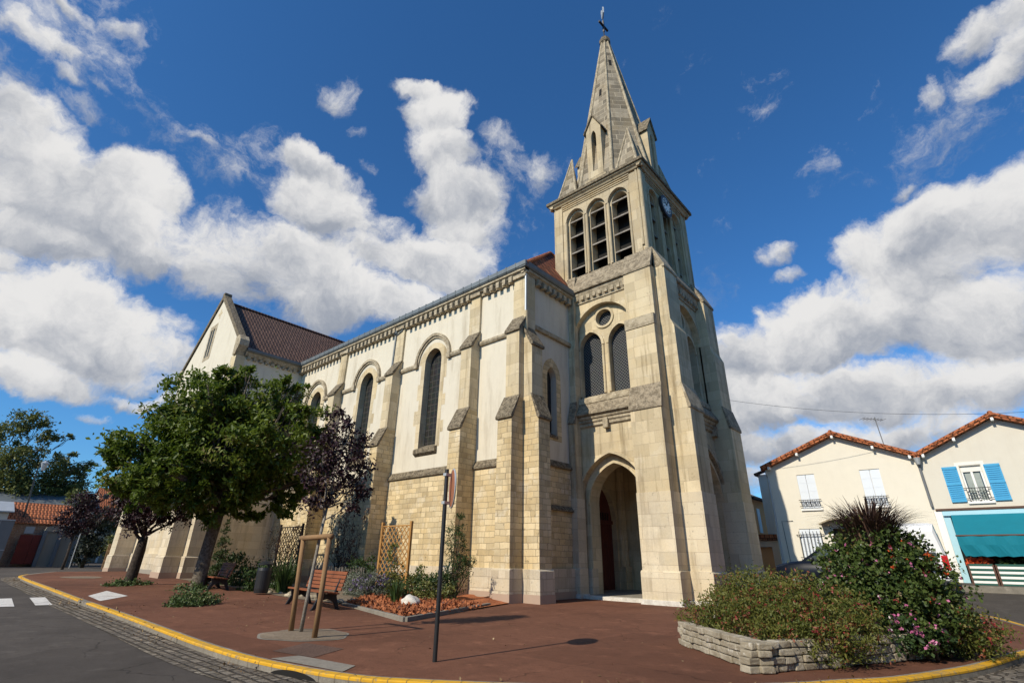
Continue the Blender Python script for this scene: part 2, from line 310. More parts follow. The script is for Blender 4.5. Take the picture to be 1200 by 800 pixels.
def worn_paint(name, col, under, amt):
    m, t, b = new_mat(name, .75, .3)
    c = mix(t, noise(t, 5, 5), [x*.8 for x in col], [min(1, x*1.12) for x in col])
    w = M(t, 'MAXIMUM', ramp(t, noise(t, 9, 8, .75), .54, .64), M(t, 'MULTIPLY', ramp(t, noise(t, 1.1, 5, .6), .52, .66), ramp(t, noise(t, 30, 6, .7), .42, .6)))
    c = mix(t, M(t, 'MULTIPLY', w, amt*2), c, under); c = mix(t, M(t, 'MULTIPLY', ramp(t, noise(t, 2.3, 7, .7), .5, .75), .4), c, [x*.5 for x in col])
    setc(t, b, c); bump(t, b, noise(t, 40, 5, .7), .4, .01); return m
def cobbles():
    m = ashlar('granite_setts', (.27, .235, .19), (.19, .165, .135), (.09, .075, .058), .21, .15, .030, .5, (.13, .11, .088), .07, 0, .2, .6, .25)
    t = m.node_tree
    for n in t.nodes:
        if n.bl_idname == 'ShaderNodeBump': n.inputs['Strength'].default_value = 1; n.inputs['Distance'].default_value = .05
    return m
MAT['cobbles'] = cobbles()
MAT['yellow'] = worn_paint('yellow_road_paint', (.66, .36, .02), (.27, .21, .12), .48)
MAT['white_paint'] = worn_paint('white_road_paint', (.68, .66, .62), (.16, .14, .13), .38)
MAT['white_patch'] = worn_paint('white_patch_paint', (.66, .64, .60), (.22, .14, .11), .42)
def leafmat(name, a, bcol, c3=None, trans=.3, rough=.5, th=.86):
    m, t, b = new_mat(name, rough, .35)
    at = t.nodes.new('ShaderNodeAttribute'); at.attribute_name = 'tone'
    c = mix(t, at.outputs['Fac'], a, bcol)
    if c3: c = mix(t, ramp(t, at.outputs['Fac'], th, th + .08), c, c3)
    setc(t, b, c)
    tr = t.nodes.new('ShaderNodeBsdfTranslucent'); t.links.new(c, tr.inputs['Color'])
    ms = t.nodes.new('ShaderNodeMixShader'); ms.inputs[0].default_value = trans
    out = t.nodes['Material Output']; t.links.new(b.outputs[0], ms.inputs[1]); t.links.new(tr.outputs[0], ms.inputs[2]); t.links.new(ms.outputs[0], out.inputs[0]); return m
MAT['leaf'] = leafmat('green_leaf', (.06, .105, .010), (.175, .23, .030), (.33, .29, .12), .42)
MAT['leaf_mound'] = leafmat('geranium_leaf', (.035, .062, .014), (.11, .155, .035), (.17, .12, .04))
MAT['leaf_far'] = leafmat('far_green_leaf', (.08, .10, .025), (.20, .21, .055))
MAT['leaf_purple'] = leafmat('purple_leaf', (.018, .008, .011), (.055, .022, .03), (.11, .05, .05), .15)
MAT['leaf_dark'] = leafmat('dark_evergreen_leaf', (.010, .016, .010), (.025, .036, .02), None, .1)
MAT['leaf_olive'] = leafmat('olive_leaf', (.075, .10, .018), (.21, .20, .045), (.27, .085, .045), .35, .5, .76)
MAT['leaf_grey'] = leafmat('grey_green_leaf', (.12, .14, .10), (.22, .24, .18))
MAT['leaf_shrub'] = leafmat('shrub_leaf', (.02, .045, .012), (.07, .115, .03))
MAT['leaf_yellow'] = leafmat('yellow_green_leaf', (.10, .12, .03), (.22, .22, .06))
MAT['leaf_ivy'] = leafmat('variegated_ivy_leaf', (.045, .085, .025), (.14, .19, .06), (.36, .37, .20))
MAT['leaf_reddish'] = leafmat('reddish_twig_leaf', (.09, .04, .025), (.20, .10, .06))
MAT['grass_purple'] = leafmat('purple_grass_blade', (.035, .018, .016), (.11, .062, .045), (.22, .15, .09), .2)
MAT['fl_red'] = leafmat('red_petal', (.16, .025, .028), (.36, .05, .045), None, .25)
MAT['fl_pink'] = leafmat('pink_petal', (.55, .10, .28), (.72, .32, .50), (.75, .65, .66), .25)
MAT['fl_orange'] = leafmat('vermilion_petal', (.55, .06, .02), (.65, .12, .03), None, .25)
MAT['fl_lav'] = leafmat('lavender_petal', (.13, .10, .20), (.24, .19, .33), None, .25)
MAT['teal'] = simple('teal_awning_canvas', (.004, .17, .235), .8, .12, 2)
MAT['pale_blue'] = simple('pale_blue_paint', (.38, .62, .72), .6, .06, 3)
MAT['blue_shutter'] = simple('blue_shutter_paint', (.06, .34, .60), .6, .1, 4)
MAT['white'] = simple('white_paint', (.78, .78, .76), .6, .04, 4)
MAT['shutter_white'] = simple('white_shutter_paint', (.66, .71, .77), .6, .04, 4)
MAT['window_glass'] = simple('window_glass', (.05, .065, .07), .08, .3, 2, 0, .8, 0)
MAT['curtain'] = simple('curtain', (.30, .34, .32), .8, .3, 5)
MAT['car_blue'] = simple('midnight_blue_car_paint', (.006, .009, .018), .3, .1, 2, 0, .25, 0)
MAT['car_white'] = simple('white_car_paint', (.76, .77, .77), .25, .03, 2, 0, .6, 0)
MAT['tyre'] = simple('tyre_rubber', (.018, .018, .018), .85)
MAT['tail_red'] = simple('red_tail_lamp', (.45, .015, .02), .2, .1, 4, 0, .6, 0)
MAT['headlight'] = simple('headlamp_lens', (.45, .47, .50), .15, .1, 4, 0, .7, 0)
MAT['rust_red'] = simple('dull_red_sign_back', (.33, .13, .07), .6, .2, 3)
MAT['red_gate'] = simple('red_gate_paint', (.16, .028, .02), .7, .25, 2)
MAT['grey_panel'] = simple('grey_metal_panel', (.16, .17, .18), .6, .15, 1.5)
MAT['cement'] = plaster('grey_cement_wall', (.30, .27, .22), (.20, .18, .15), .4)
MAT['pink_cement'] = plaster('pinkish_cement_band', (.42, .31, .235), (.34, .25, .19), .4)
MAT['brick'] = ashlar('old_brick', (.30, .15, .09), (.38, .24, .15), (.40, .36, .30), .24, .08, .012, .4)
MAT['green_stripe'] = simple('dark_green_stripe', (.02, .09, .07), .7, .1, 4)
MAT['brown_paint'] = simple('brown_fascia_paint', (.09, .045, .03), .6, .1, 4)

# ------------------------------------------------------------------ mesh helpers
class MB:
    def __init__(s): s.v = []; s.f = []; s.m = []; s.mi = 0; s.cuts = []
    def cut(s):
        if s.f: s.cuts.append((len(s.v), len(s.f)))
        return s
    def add(s, vs, fs):
        o = len(s.v); s.v += [tuple(p) for p in vs]; s.f += [tuple(i + o for i in f) for f in fs]; s.m += [s.mi] * len(fs); return s
    def box(s, x0, x1, y0, y1, z0, z1):
        return s.add([(x0,y0,z0),(x1,y0,z0),(x1,y1,z0),(x0,y1,z0),(x0,y0,z1),(x1,y0,z1),(x1,y1,z1),(x0,y1,z1)],
              [(0,3,2,1),(4,5,6,7),(0,1,5,4),(1,2,6,5),(2,3,7,6),(3,0,4,7)])
    def obox(s, c, ax, ay, az, hx, hy, hz):
        c = Vector(c); P = []
        for k in (-1, 1):
            for (i, j) in ((-1,-1),(1,-1),(1,1),(-1,1)): P.append(c + Vector(ax)*hx*i + Vector(ay)*hy*j + Vector(az)*hz*k)
        return s.add(P, [(0,3,2,1),(4,5,6,7),(0,1,5,4),(1,2,6,5),(2,3,7,6),(3,0,4,7)])
    def beam(s, a, b, w, h=None, up=(0,0,1)):
        a = Vector(a); b = Vector(b); d = (b - a); L = d.length; d.normalize(); h = h or w
        u = Vector(up)
        if abs(d.dot(u)) > .98: u = Vector((1,0,0))
        x = d.cross(u).normalized(); y = x.cross(d)
        return s.obox((a+b)/2, x, y, d, w/2, h/2, L/2)
    def prism(s, poly, fn, a0, a1):
        n = len(poly); vs = [fn(p[0], p[1], a0) for p in poly] + [fn(p[0], p[1], a1) for p in poly]
        tri = tessellate_polygon([[Vector((p[0], p[1], 0)) for p in poly]])
        fs = [tuple(t) for t in tri] + [tuple(i + n for i in reversed(t)) for t in tri]
        fs += [(i, (i+1) % n, (i+1) % n + n, i + n) for i in range(n)]
        return s.add(vs, fs)
    def tube(s, pts, rs, n=8, cap=True):
        pts = [Vector(p) for p in pts]
        if not hasattr(rs, '__len__'): rs = [rs] * len(pts)
        vs = []; fs = []; px = None
        for i, p in enumerate(pts):
            d = (pts[min(i+1, len(pts)-1)] - pts[max(i-1, 0)]).normalized()
            ref = px if px is not None else (Vector((1,0,0)) if abs(d.x) < .9 else Vector((0,1,0)))
            x = (ref - d * ref.dot(d)); x = x.normalized() if x.length > 1e-6 else d.orthogonal().normalized()
            px = x; y = d.cross(x)
            for k in range(n):
                a = 2*math.pi*k/n; vs.append(p + (x*math.cos(a) + y*math.sin(a)) * rs[i])
        for i in range(len(pts)-1):
            for k in range(n): fs.append((i*n+k, i*n+(k+1) % n, (i+1)*n+(k+1) % n, (i+1)*n+k))
        if cap: fs.append(tuple(range(n-1, -1, -1))); fs.append(tuple(range((len(pts)-1)*n, len(pts)*n)))
        return s.add(vs, fs)
    def lathe(s, c, prof, n=16):
        vs = []; fs = []; m = len(prof)
        for k in range(n):
            a = 2*math.pi*k/n
            for (r, z) in prof: vs.append((c[0]+r*math.cos(a), c[1]+r*math.sin(a), c[2]+z))
        for k in range(n):
            for j in range(m-1): fs.append((k*m+j, ((k+1) % n)*m+j, ((k+1) % n)*m+j+1, k*m+j+1))
        return s.add(vs, fs)
    def hole_wall(s, plane, outer, holes, depth=.0):
        allp = [list(outer)] + [list(h) for h in holes]
        tri = tessellate_polygon([[Vector((p[0], p[1], 0)) for p in l] for l in allp])
        flat = [p for l in allp for p in l]
        s.add([plane(u, v, 0) for (u, v) in flat], [tuple(t) for t in tri])
        if depth:
            for h in holes: s.reveal(plane, h, 0, -depth)
        return s
    def reveal(s, plane, h, d0, d1):
        n = len(h); return s.add([plane(u, v, d0) for (u, v) in h] + [plane(u, v, d1) for (u, v) in h], [(i, (i+1) % n, (i+1) % n + n, i + n) for i in range(n)])
    def face(s, plane, poly, d=0):
        tri = tessellate_polygon([[Vector((p[0], p[1], 0)) for p in poly]])
        return s.add([plane(u, v, d) for (u, v) in poly], [tuple(t) for t in tri])
    def band(s, plane, co, ci, d0, d1):
        n = len(co); vs = [plane(*p, d0) for p in co] + [plane(*p, d1) for p in co] + [plane(*p, d1) for p in ci] + [plane(*p, d0) for p in ci]
        fs = []
        for i in range(n-1):
            for k in range(3): fs.append((k*n+i, k*n+i+1, (k+1)*n+i+1, (k+1)*n+i))
        fs += [(0, n, 2*n, 3*n), (n-1, 2*n-1, 3*n-1, 4*n-1)]
        return s.add(vs, fs)
def orig(p):
    x = Vector((0, 0, 0))
    while p is not None: x += p.location; p = p.parent
    return x
def build(name, mb, mats, parent=None, smooth=False, bevel=0, world=True):
    if mb.cuts:      # several pieces were collected: each becomes a part of its own
        out = None; cs = [(0, 0)] + [c for c in mb.cuts if c[1] < len(mb.f)] + [(len(mb.v), len(mb.f))]
        for (v0, f0), (v1, f1) in zip(cs[:-1], cs[1:]):
            q = MB(); q.v = mb.v[v0:v1]; q.f = [tuple(i - v0 for i in f) for f in mb.f[f0:f1]]; q.m = mb.m[f0:f1]
            o = build(name, q, mats, parent, smooth, bevel, world); out = out or o
        return out
    me = bpy.data.meshes.new(name)
    off = orig(parent) if (parent is not None and world) else Vector((0, 0, 0))
    me.from_pydata([(x-off.x, y-off.y, z-off.z) for (x, y, z) in mb.v], [], mb.f)
    if not isinstance(mats, (list, tuple)): mats = [mats]
    for m in mats: me.materials.append(MAT[m] if isinstance(m, str) else m)
    if len(mats) > 1: me.polygons.foreach_set('material_index', mb.m)
    bm = bmesh.new(); bm.from_mesh(me)
    bmesh.ops.remove_doubles(bm, verts=bm.verts, dist=1e-5)
    bmesh.ops.recalc_face_normals(bm, faces=bm.faces)
    if bevel:
        ed = [e for e in bm.edges if len(e.link_faces) == 2 and e.calc_face_angle(0) > .5]
        bmesh.ops.bevel(bm, geom=ed, offset=bevel, segments=2, profile=.6, affect='EDGES', clamp_overlap=True)
    uv = bm.loops.layers.uv.new('UVMap')
    for f in bm.faces:
        f.smooth = smooth
        n = f.normal
        if abs(n.z) > .95: tx, bt = Vector((1,0,0)), Vector((0,1,0))
        else:
            tx = Vector((-n.y, n.x, 0)).normalized(); 
            if tx.x + tx.y * 1.01 < 0: tx = -tx
            bt = Vector((0,0,1)) if abs(n.z) < .02 else n.cross(tx).normalized()
            if bt.z < 0: bt = -bt
        for l in f.loops: 
            p = l.vert.co + off; l[uv].uv = (p.dot(tx), p.dot(bt))
    bm.to_mesh(me); bm.free()
    o = bpy.data.objects.new(name, me); COL.objects.link(o)
    if parent is not None: o.parent = parent
    return o
def thing(name, label, cat, loc=(0,0,0), rz=0, group=None):
    o = bpy.data.objects.new(name, None); COL.objects.link(o); o.empty_display_size = .2
    o.location = loc; o.rotation_euler = (0, 0, rz); o['label'] = label; o['category'] = cat
    if group: o['group'] = group
    return o
def tag(o, label, cat, group=None):
    o['label'] = label; o['category'] = cat
    if group: o['group'] = group
    return o
def struct(name, mb, mat, **k):
    o = build(name, mb, mat, **k); o['kind'] = 'structure'; return o
def copy_tree(o, parent=None):
    c = o.copy(); COL.objects.link(c)
    if parent is not None: c.parent = parent
    for ch in list(o.children): copy_tree(ch, c)
    return c
def arch_curve(xc, hw, zs, za, n=10):
    H = za - zs; R = []
    if H <= hw * 1.001:
        return [(xc + hw*math.cos(math.pi*i/(2*n)), zs + H*math.sin(math.pi*i/(2*n))) for i in range(2*n+1)]
    r = (hw*hw + H*H) / (2*hw); cx = hw - r; am = math.acos((r-hw)/r)
    right = [(xc + cx + r*math.cos(am*i/n), zs + r*math.sin(am*i/n)) for i in range(n+1)]
    return right + [(2*xc - x, z) for (x, z) in reversed(right[:-1])]
def arch(xc, hw, z0, zs, za, n=10): return [(xc - hw, z0), (xc + hw, z0)] + arch_curve(xc, hw, zs, za, n)
def circle(xc, zc, r, n=24): return [(xc + r*math.cos(2*math.pi*i/n), zc + r*math.sin(2*math.pi*i/n)) for i in range(n)]
def planeS(Y): return lambda u, v, d: (u, Y - d, v)
def planeN(Y): return lambda u, v, d: (u, Y + d, v)
def planeW(X): return lambda u, v, d: (X + d, u, v)      # west front: normal +X
def planeE(X): return lambda u, v, d: (X - d, u, v)
rng = np.random.default_rng(11)
def unit(n):
    v = rng.normal(size=(n, 3)); return v / np.linalg.norm(v, axis=1)[:, None]
def leaves(name, pts, size, mat, parent=None, aspect=.5, up=.35, tone=None, jit=.4, hang=0.0, south=.45):
    pts = np.asarray(pts, float); n = len(pts)
    t = unit(n); t[:, 2] -= hang; t /= np.linalg.norm(t, axis=1)[:, None]
    nn = unit(n) + np.array([0, -south, up + south * .6]); nn -= t * (nn * t).sum(1)[:, None]; nn /= np.linalg.norm(nn, axis=1)[:, None]
    sd = np.cross(nn, t); L = size * (1 + jit * rng.uniform(-1, 1, n))[:, None]
    mid = pts + t * L * .5
    V = np.stack([pts, mid + sd*L*aspect*.5 + nn*L*.1, pts + t*L, mid - sd*L*aspect*.5 + nn*L*.1], 1).reshape(-1, 3)
    off = orig(parent) if parent is not None else Vector((0,0,0)); V = V - np.array(off)
    me = bpy.data.meshes.new(name); me.vertices.add(4*n); me.vertices.foreach_set('co', V.ravel())
    idx = np.arange(n)[:, None]*4; F = np.concatenate([idx + np.array([[0,1,2]]), idx + np.array([[0,2,3]])], 1).ravel()
    me.loops.add(6*n); me.loops.foreach_set('vertex_index', F); me.polygons.add(2*n); me.polygons.foreach_set('loop_start', np.arange(2*n)*3)
    a = me.attributes.new('tone', 'FLOAT', 'POINT')
    if tone is None: tone = rng.uniform(0, 1, n)
    a.data.foreach_set('value', np.repeat(np.clip(tone, 0, 1), 4).astype(np.float32))
    me.update(); me.validate(); me.materials.append(MAT[mat])
    o = bpy.data.objects.new(name, me); COL.objects.link(o)
    if parent is not None: o.parent = parent
    return o
def clumps(lobes, nclump, nleaf, shell=.55, cr=.28, flat=1.0):
    """points spread through lobes (x,y,z,r): small leaf clumps with gaps between them; returns points and a tone that varies per clump"""
    P = []; Tn = []
    tot = sum(l[3]**2 for l in lobes)
    for (x, y, z, r) in lobes:
        k = max(3, int(nclump * r*r / tot)); d = unit(k); rr = r * (shell + (1.16-shell) * rng.uniform(0, 1, k)**.7)
        c = np.array([x, y, z]) + d * rr[:, None] * np.array([1, 1, flat])
        m = max(2, int(nleaf / nclump)); ct = rng.uniform(.05, .75, k)
        crs = cr * r * rng.uniform(.5, 1.3, k)
        p = c[:, None, :] + rng.normal(size=(k, m, 3)) * crs[:, None, None] * np.array([.7, .7, .5])
        P.append(p.reshape(-1, 3)); Tn.append((ct[:, None] + rng.uniform(-.2, .3, (k, m))).ravel())
    return np.concatenate(P), np.concatenate(Tn)
def sm(t): t = min(max(t, 0), 1); return t*t*(3-2*t)
def T(x, y): return 0.0085*max(0, -12-x) + 0.8*sm((y-19)/11)*sm((x+11)/4)

# ------------------------------------------------------------------ ground, road, pavement
def frange(a, b, s):
    n = max(1, int(round((b-a)/s))); return [a + (b-a)*i/n for i in range(n+1)]
gx = [-900,-600,-400,-250,-180,-140,-110,-95] + frange(-85, -14, 3) + frange(-13, 8, .5) + [12, 20, 40, 80, 160, 300, 600, 900]
gy = [-900,-500,-250,-100,-50,-25,-12] + frange(-6, 18, 2) + frange(19, 31, .5) + [34, 40, 50, 70, 100, 160, 300, 600, 900]
g = MB(); nxg = len(gx)
g.add([(x, y, T(max(x, -120), y) - .12) for y in gy for x in gx], [(j*nxg+i, j*nxg+i+1, (j+1)*nxg+i+1, (j+1)*nxg+i) for j in range(len(gy)-1) for i in range(nxg-1)])
struct('road', g, 'asphalt')
KERB = [(-46,7.2),(-43.2,5.9),(-40.6,5.0),(-38.5,4.75),(-34,4.6),(-29.1,4.5),(-25,4.4),(-22.1,4.33),(-21.0,4.33),(-16.5,4.28),(-13,4.2),(-10.44,4.14),(-8.82,4.2),(-7.16,4.5),(-6.18,4.95),(-4.6,6.1),(-3.2,7.45),(-2.3,8.6),(-1.87,9.3),(-1.43,9.95),(-1.0,10.95),(-.5,12.35),(.04,14.55),(.6,16.6),(.95,18.3),(.85,19.6),(.3,20.75),(-.32,21.9),(-1.6,22.9),(-3.6,23.6),(-6,23.9)]
def catmull(P, k=5):
    out = []
    for i in range(len(P)-1):
        p0, p1, p2, p3 = (Vector(P[max(i-1,0)]), Vector(P[i]), Vector(P[i+1]), Vector(P[min(i+2,len(P)-1)]))
        for j in range(k):
            t = j/k; out.append(.5*((2*p1)+(p2-p0)*t+(2*p0-5*p1+4*p2-p3)*t*t+(3*p1-p0-3*p2+p3)*t**3))
    return out + [Vector(P[-1])]
KC = catmull([(a, b) for a, b in KERB])
def normals2(P):
    out = []
    for i in range(len(P)):
        d = (P[min(i+1, len(P)-1)] - P[max(i-1, 0)]).normalized(); out.append(Vector((-d.y, d.x)))   # left = towards pavement
    return out
KN = normals2(KC)
def strip(P, Nn, prof, zf, i0=0, i1=None):
    """prof: list of (offset towards pavement, height)"""
    mb = MB(); i1 = len(P) if i1 is None else i1; m = len(prof)
    for i in range(i0, i1):
        for (o, z) in prof:
            q = P[i] + Nn[i]*o; mb.v.append((q.x, q.y, zf(P[i].x, P[i].y) + z))
    for i in range(i1-i0-1):
        for k in range(m-1): mb.f.append((i*m+k, i*m+k+1, (i+1)*m+k+1, (i+1)*m+k)); mb.m.append(0)
    return mb
def inner(p, i):
    if p.x < -8: return Vector((p.x, 25))
    f = min(1, max(0, (p.y - 4)/14)); return Vector((-8 + 1.0*f, 25 - 1.5*f))
pv = MB(); m = 26
for i, p in enumerate(KC):
    a = p + KN[i]*.16; q = inner(p, i)
    for k in range(m+1):
        w = a + (q - a)*(k/m); pv.v.append((w.x, w.y, T(w.x, w.y) + .0))
for i in range(len(KC)-1):
    for k in range(m): pv.f.append((i*(m+1)+k, i*(m+1)+k+1, (i+1)*(m+1)+k+1, (i+1)*(m+1)+k)); pv.m.append(0)
struct('pavement', pv, 'pavement')
struct('kerb_stone', strip(KC, KN, [(0, -.16), (0, -.012), (.012, .002), (.20, .004), (.20, -.1)], T), 'concrete')
def kidx(x): return min(range(len(KC)//2), key=lambda i: abs(KC[i].x - x))
for (xa, xb) in ((-42, -22.3), (-20.9, None)):
    struct('kerb_paint', strip(KC, KN, [(-.004, -.035), (-.004, -.008), (.010, .007), (.135, .009)], T, kidx(xa), kidx(xb)+1 if xb else None), 'yellow')
jn = MB()
for i in range(6, len(KC)-8, 1):
    a, b = KC[i], KC[i+1]
    L_ = (b-a).length; k = 0.0
    while k < L_ - .05:
        q = a.lerp(b, (k+.02)/L_); n_ = KN[i]; z_ = T(q.x, q.y); t_ = Vector((n_.y, -n_.x))*.0035
        P4 = [(q - n_*.007, -.15), (q - n_*.007, .0), (q + n_*.01, .0115), (q + n_*.2, .0115)]
        o_ = len(jn.v)
        for (w_, h_) in P4: jn.v += [(w_.x-t_.x, w_.y-t_.y, z_+h_), (w_.x+t_.x, w_.y+t_.y, z_+h_)]
        for j_ in range(3): jn.f.append((o_+2*j_, o_+2*j_+1, o_+2*j_+3, o_+2*j_+2)); jn.m.append(0)
        k += 1.02
struct('kerb_joints', jn, 'soil')
struct('sett_gutter', strip(KC, KN, [(-.68, -.112), (-.4, -.108), (0, -.106)], T, 8), 'cobbles')
def sheet(pts, dz, mat, name, sub=1):
    mb = MB(); mb.add([(x, y, T(x, y) + dz) for (x, y) in pts], [tuple(range(len(pts)))]); return struct(name, mb, mat)
for yy in (2.72, 3.60, 1.84, .96, .08, -.8): sheet([(-25.5, yy), (-22.3, yy-.25), (-22.2, yy+.14), (-25.5, yy+.42)], -.106, 'white_paint', 'zebra_stripe')
sheet([(-23.78,4.89),(-21.45,4.76),(-23.16,5.91),(-26.12,5.91)], .008, 'white_patch', 'white_pavement_patch')
sheet([(-9.55,4.75),(-8.55,4.95),(-8.95,5.75),(-10.0,5.6)], .006, 'dark_patch', 'gravel_pavement_patch')
def disc(c, rx, ry, dz, mat, name, ring=None):
    mb = MB(); n = 40; P = []
    for k in range(n):
        a = 2*math.pi*k/n; w = 1 + .05*math.sin(3*a+1) + .04*math.sin(7*a); P.append((c[0]+rx*w*math.cos(a), c[1]+ry*w*math.sin(a)))
    mb.add([(x, y, T(x, y)+dz) for (x, y) in P] + [(c[0], c[1], T(*c)+dz+.035)], [(k, (k+1) % n, n) for k in range(n)]); return struct(name, mb, mat)
disc((-11.0, 6.1), .98, .86, .006, 'concrete', 'tree_pit_rim'); disc((-11.0, 6.1), .93, .81, .012, 'soil', 'tree_pit_soil')
disc((-37.5, 7.2), 1.3, .9, .010, 'soil', 'tree_pit_soil')

# drain in the kerb
dr = thing('storm_drain', 'concrete storm drain slab behind the yellow kerb with a dark mouth in the kerb face', 'drain', (-8.0, 4.4, 0))
mb = MB(); mb.add([(-8.9,4.42,.009),(-7.25,4.68,.009),(-7.5,5.05,.009),(-8.85,4.86,.009)], [(0,1,2,3)]); build('cover_slab', mb, 'concrete', dr)
ii = [i for i in range(len(KC)) if -8.7 < KC[i].x < -7.4]
mb = MB(); top = []; bot = []; n = 17
for j in range(n):
    f = j/(n-1)*(len(ii)-1.001); i = ii[int(f)]; fr = f-int(f); q = KC[i].lerp(KC[i+1], fr) - KN[i].lerp(KN[i+1], fr)*.008
    top.append((q.x, q.y, -.112 + .088*math.sin(math.pi*j/(n-1))**.6)); bot.append((q.x, q.y, -.125))
mb.add(top + bot, [(j, j+1, n+j+1, n+j) for j in range(n-1)]); build('drain_mouth', mb, 'dark', dr)

# ------------------------------------------------------------------ church
CH = thing('church', 'cream stone village church with louvred bell tower and octagonal stone spire', 'church', (-20, 18, 0))
def part(name, mb, mat, parent=CH, **k): return build(name, mb, mat, parent, **k)
NS = 16.25; NW = -13.7; EAVE = 14.2
BUT = [(-14.25,-13.45), (-17.30,-16.55), (-23.65,-22.95), (-29.95,-29.2)]
WIN = [-20.17, -26.5, -32.75]
# --- nave walls
S = planeS(NS); holes = [arch(x, .68, 6.6, 11.35, 12.12) for x in WIN]
mb = MB(); mb.hole_wall(S, [(-35.6,5.3),(-13.5,5.3),(-13.5,14.3),(-35.6,14.3)], holes, .42)
mb.face(planeW(NW), [(16.25,5.3),(20.3,5.3),(20.3,14.3),(16.25,14.3)]) if False else None
part('nave_plaster_wall', mb, 'plaster')
mb = MB(); mb.prism([(16.17,1.1),(16.17,5.32),(16.3,5.32),(16.3,1.1)], lambda u,v,a: (a,u,v), -35.6, -13.6)
part('nave_stone_wall', mb, 'rubble')
mb = MB(); mb.box(-35.6, -13.55, 16.08, 16.3, 0, 1.15); mb.cut(); mb.box(-13.75, -13.5, 16.2, 20.3, -.1, 1.15); part('plinth', mb, 'plinth')
mb = MB(); mb.box(-35.6, -13.50, 16.05, 16.3, -.1, .30); mb.cut(); mb.box(-13.75, -13.47, 16.2, 20.3, -.1, .28); part('cement_skirting', mb, 'pink_cement')
# west nave wall with slit lancet
Wp = planeW(NW); hl = arch(18.35, .36, 6.75, 9.55, 10.1)
mb = MB(); mb.hole_wall(Wp, [(16.2,5.3),(20.4,5.3),(20.4,14.3),(16.2,14.3)], [hl], .35); part('nave_west_plaster', mb, 'plaster')
mb = MB(); mb.box(NW-.3, NW+.06, 16.2, 20.4, 1.0, 5.32); part('nave_west_stone', mb, 'rubble')
mb = MB(); mb.prism([(0,5.3),(.16,5.3),(.17,5.36),(0,5.62)], lambda u,v,a: (NW+u, a, v), 16.7, 20.3); mb.cut(); mb.prism([(0,3.45),(.14,3.45),(.14,3.52),(0,3.68)], lambda u,v,a: (NW+.06+u, a, v), 17.2, 20.3); part('weathered_ledge', mb, 'lichen')
slit = part('window', MB().face(Wp, hl, -.33), 'glass_nave')
mb = MB(); co = [(18.35-.62,6.5),(18.35-.62,9.6)] ; mb.hole_wall(planeW(NW+.004), arch(18.35, .72, 6.5, 9.6, 10.55), [hl]); part('surround', mb, 'rubble', slit)
mb = MB(); mb.prism([(-.33,6.95),(.06,6.72),(.06,6.62),(-.33,6.62)], lambda u,v,a: (NW+u, a, v), 17.98, 18.72); part('sill', mb, 'lichen', slit)
mb = MB(); mb.prism([(0,11.6),(.14,11.62),(.16,11.78),(.05,11.9),(0,11.92)], lambda u,v,a: (NW+u, a, v), 16.75, 20.3); part('string_course', mb, 'mould')
mb = MB(); mb.box(NW-.1, -13.52, 16.14, 16.88, 5.3, 14.3); part('corner_pilaster', mb, 'ashlar')
# --- south string courses + pilasters
mb = MB(); mb.prism([(0,5.18),(-.17,5.18),(-.17,5.28),(0,5.55)], lambda u,v,a: (a, NS+u, v), -35.5, -13.6); part('weathered_ledge', mb, 'lichen')
def prof_string(u, v, a): return (a, NS+u, v)
SP = [(0,11.22),(-.10,11.24),(-.15,11.33),(-.13,11.45),(-.05,11.50),(0,11.52)]
mb = MB()
edges = []
for (a, b) in ((-16.55,-14.25), (-22.95,WIN[0]-1.36), (WIN[0]+1.36,-17.3), (-29.2,WIN[1]-1.36), (WIN[1]+1.36,-23.65), (-35.6,WIN[2]-1.36), (WIN[2]+1.36,-29.95)): mb.prism(SP, prof_string, a, b); mb.cut()
part('string_course', mb, 'mould')
# --- windows
for x in WIN:
    w = part('window', MB().face(S, arch(x, .70, 6.55, 11.35, 12.14), -.40), 'glass_nave')
    L = [6.6, 7.3, 7.3, 7.9, 7.9, 8.7, 8.7, 9.3, 9.3, 10.2, 10.2, 11.3]; t0 = [.98,.98,1.18,1.18,.95,.95,1.2,1.2,.98,.98,1.16,1.16]
    outer = [(x-t0[0],6.6)] + [(x+q, z) for q, z in zip(t0, L)] + [(x+u*1.16/.68, z) for (u, z) in [(p[0]-x, 11.35+(p[1]-11.35)*1.42) for p in arch_curve(x,.68,11.35,12.12)]] + [(x-q, z) for q, z in zip(reversed([.98,.98,1.0,1.0,1.25,1.25,.95,.95,1.15,1.15,.98,.98]), reversed(L))]
    mb = MB(); mb.hole_wall(planeS(NS+.0-.0+(-.006)), outer[1:], [arch(x, .68, 6.6, 11.35, 12.12)]); part('surround', mb, 'ashlar', w)
    mb = MB(); mb.reveal(S, arch(x, .676, 6.6, 11.35, 12.115), .004, -.41); part('reveal', mb, 'ashlar', w)
    mb = MB(); mb.band(S, arch_curve(x, 1.46, 11.38, 12.98, 14), arch_curve(x, 1.30, 11.38, 12.82, 14), 0, .15); mb.band(S, arch_curve(x, 1.30, 11.38, 12.82, 14), arch_curve(x, 1.2, 11.38, 12.7, 14), 0, .08)
    for s in (-1, 1): mb.box(x+s*1.36-.13, x+s*1.36+.13, NS-.17, NS, 11.2, 11.52)
    part('hood_mould', mb, 'mould', w)
    mb = MB(); mb.prism([(.40,6.86),(-.16,6.58),(-.18,6.52),(-.18,6.36),(-.08,6.28),(0,6.22),(.40,6.22)], prof_string, x-.84, x+.84); part('sill', mb, 'lichen', w)
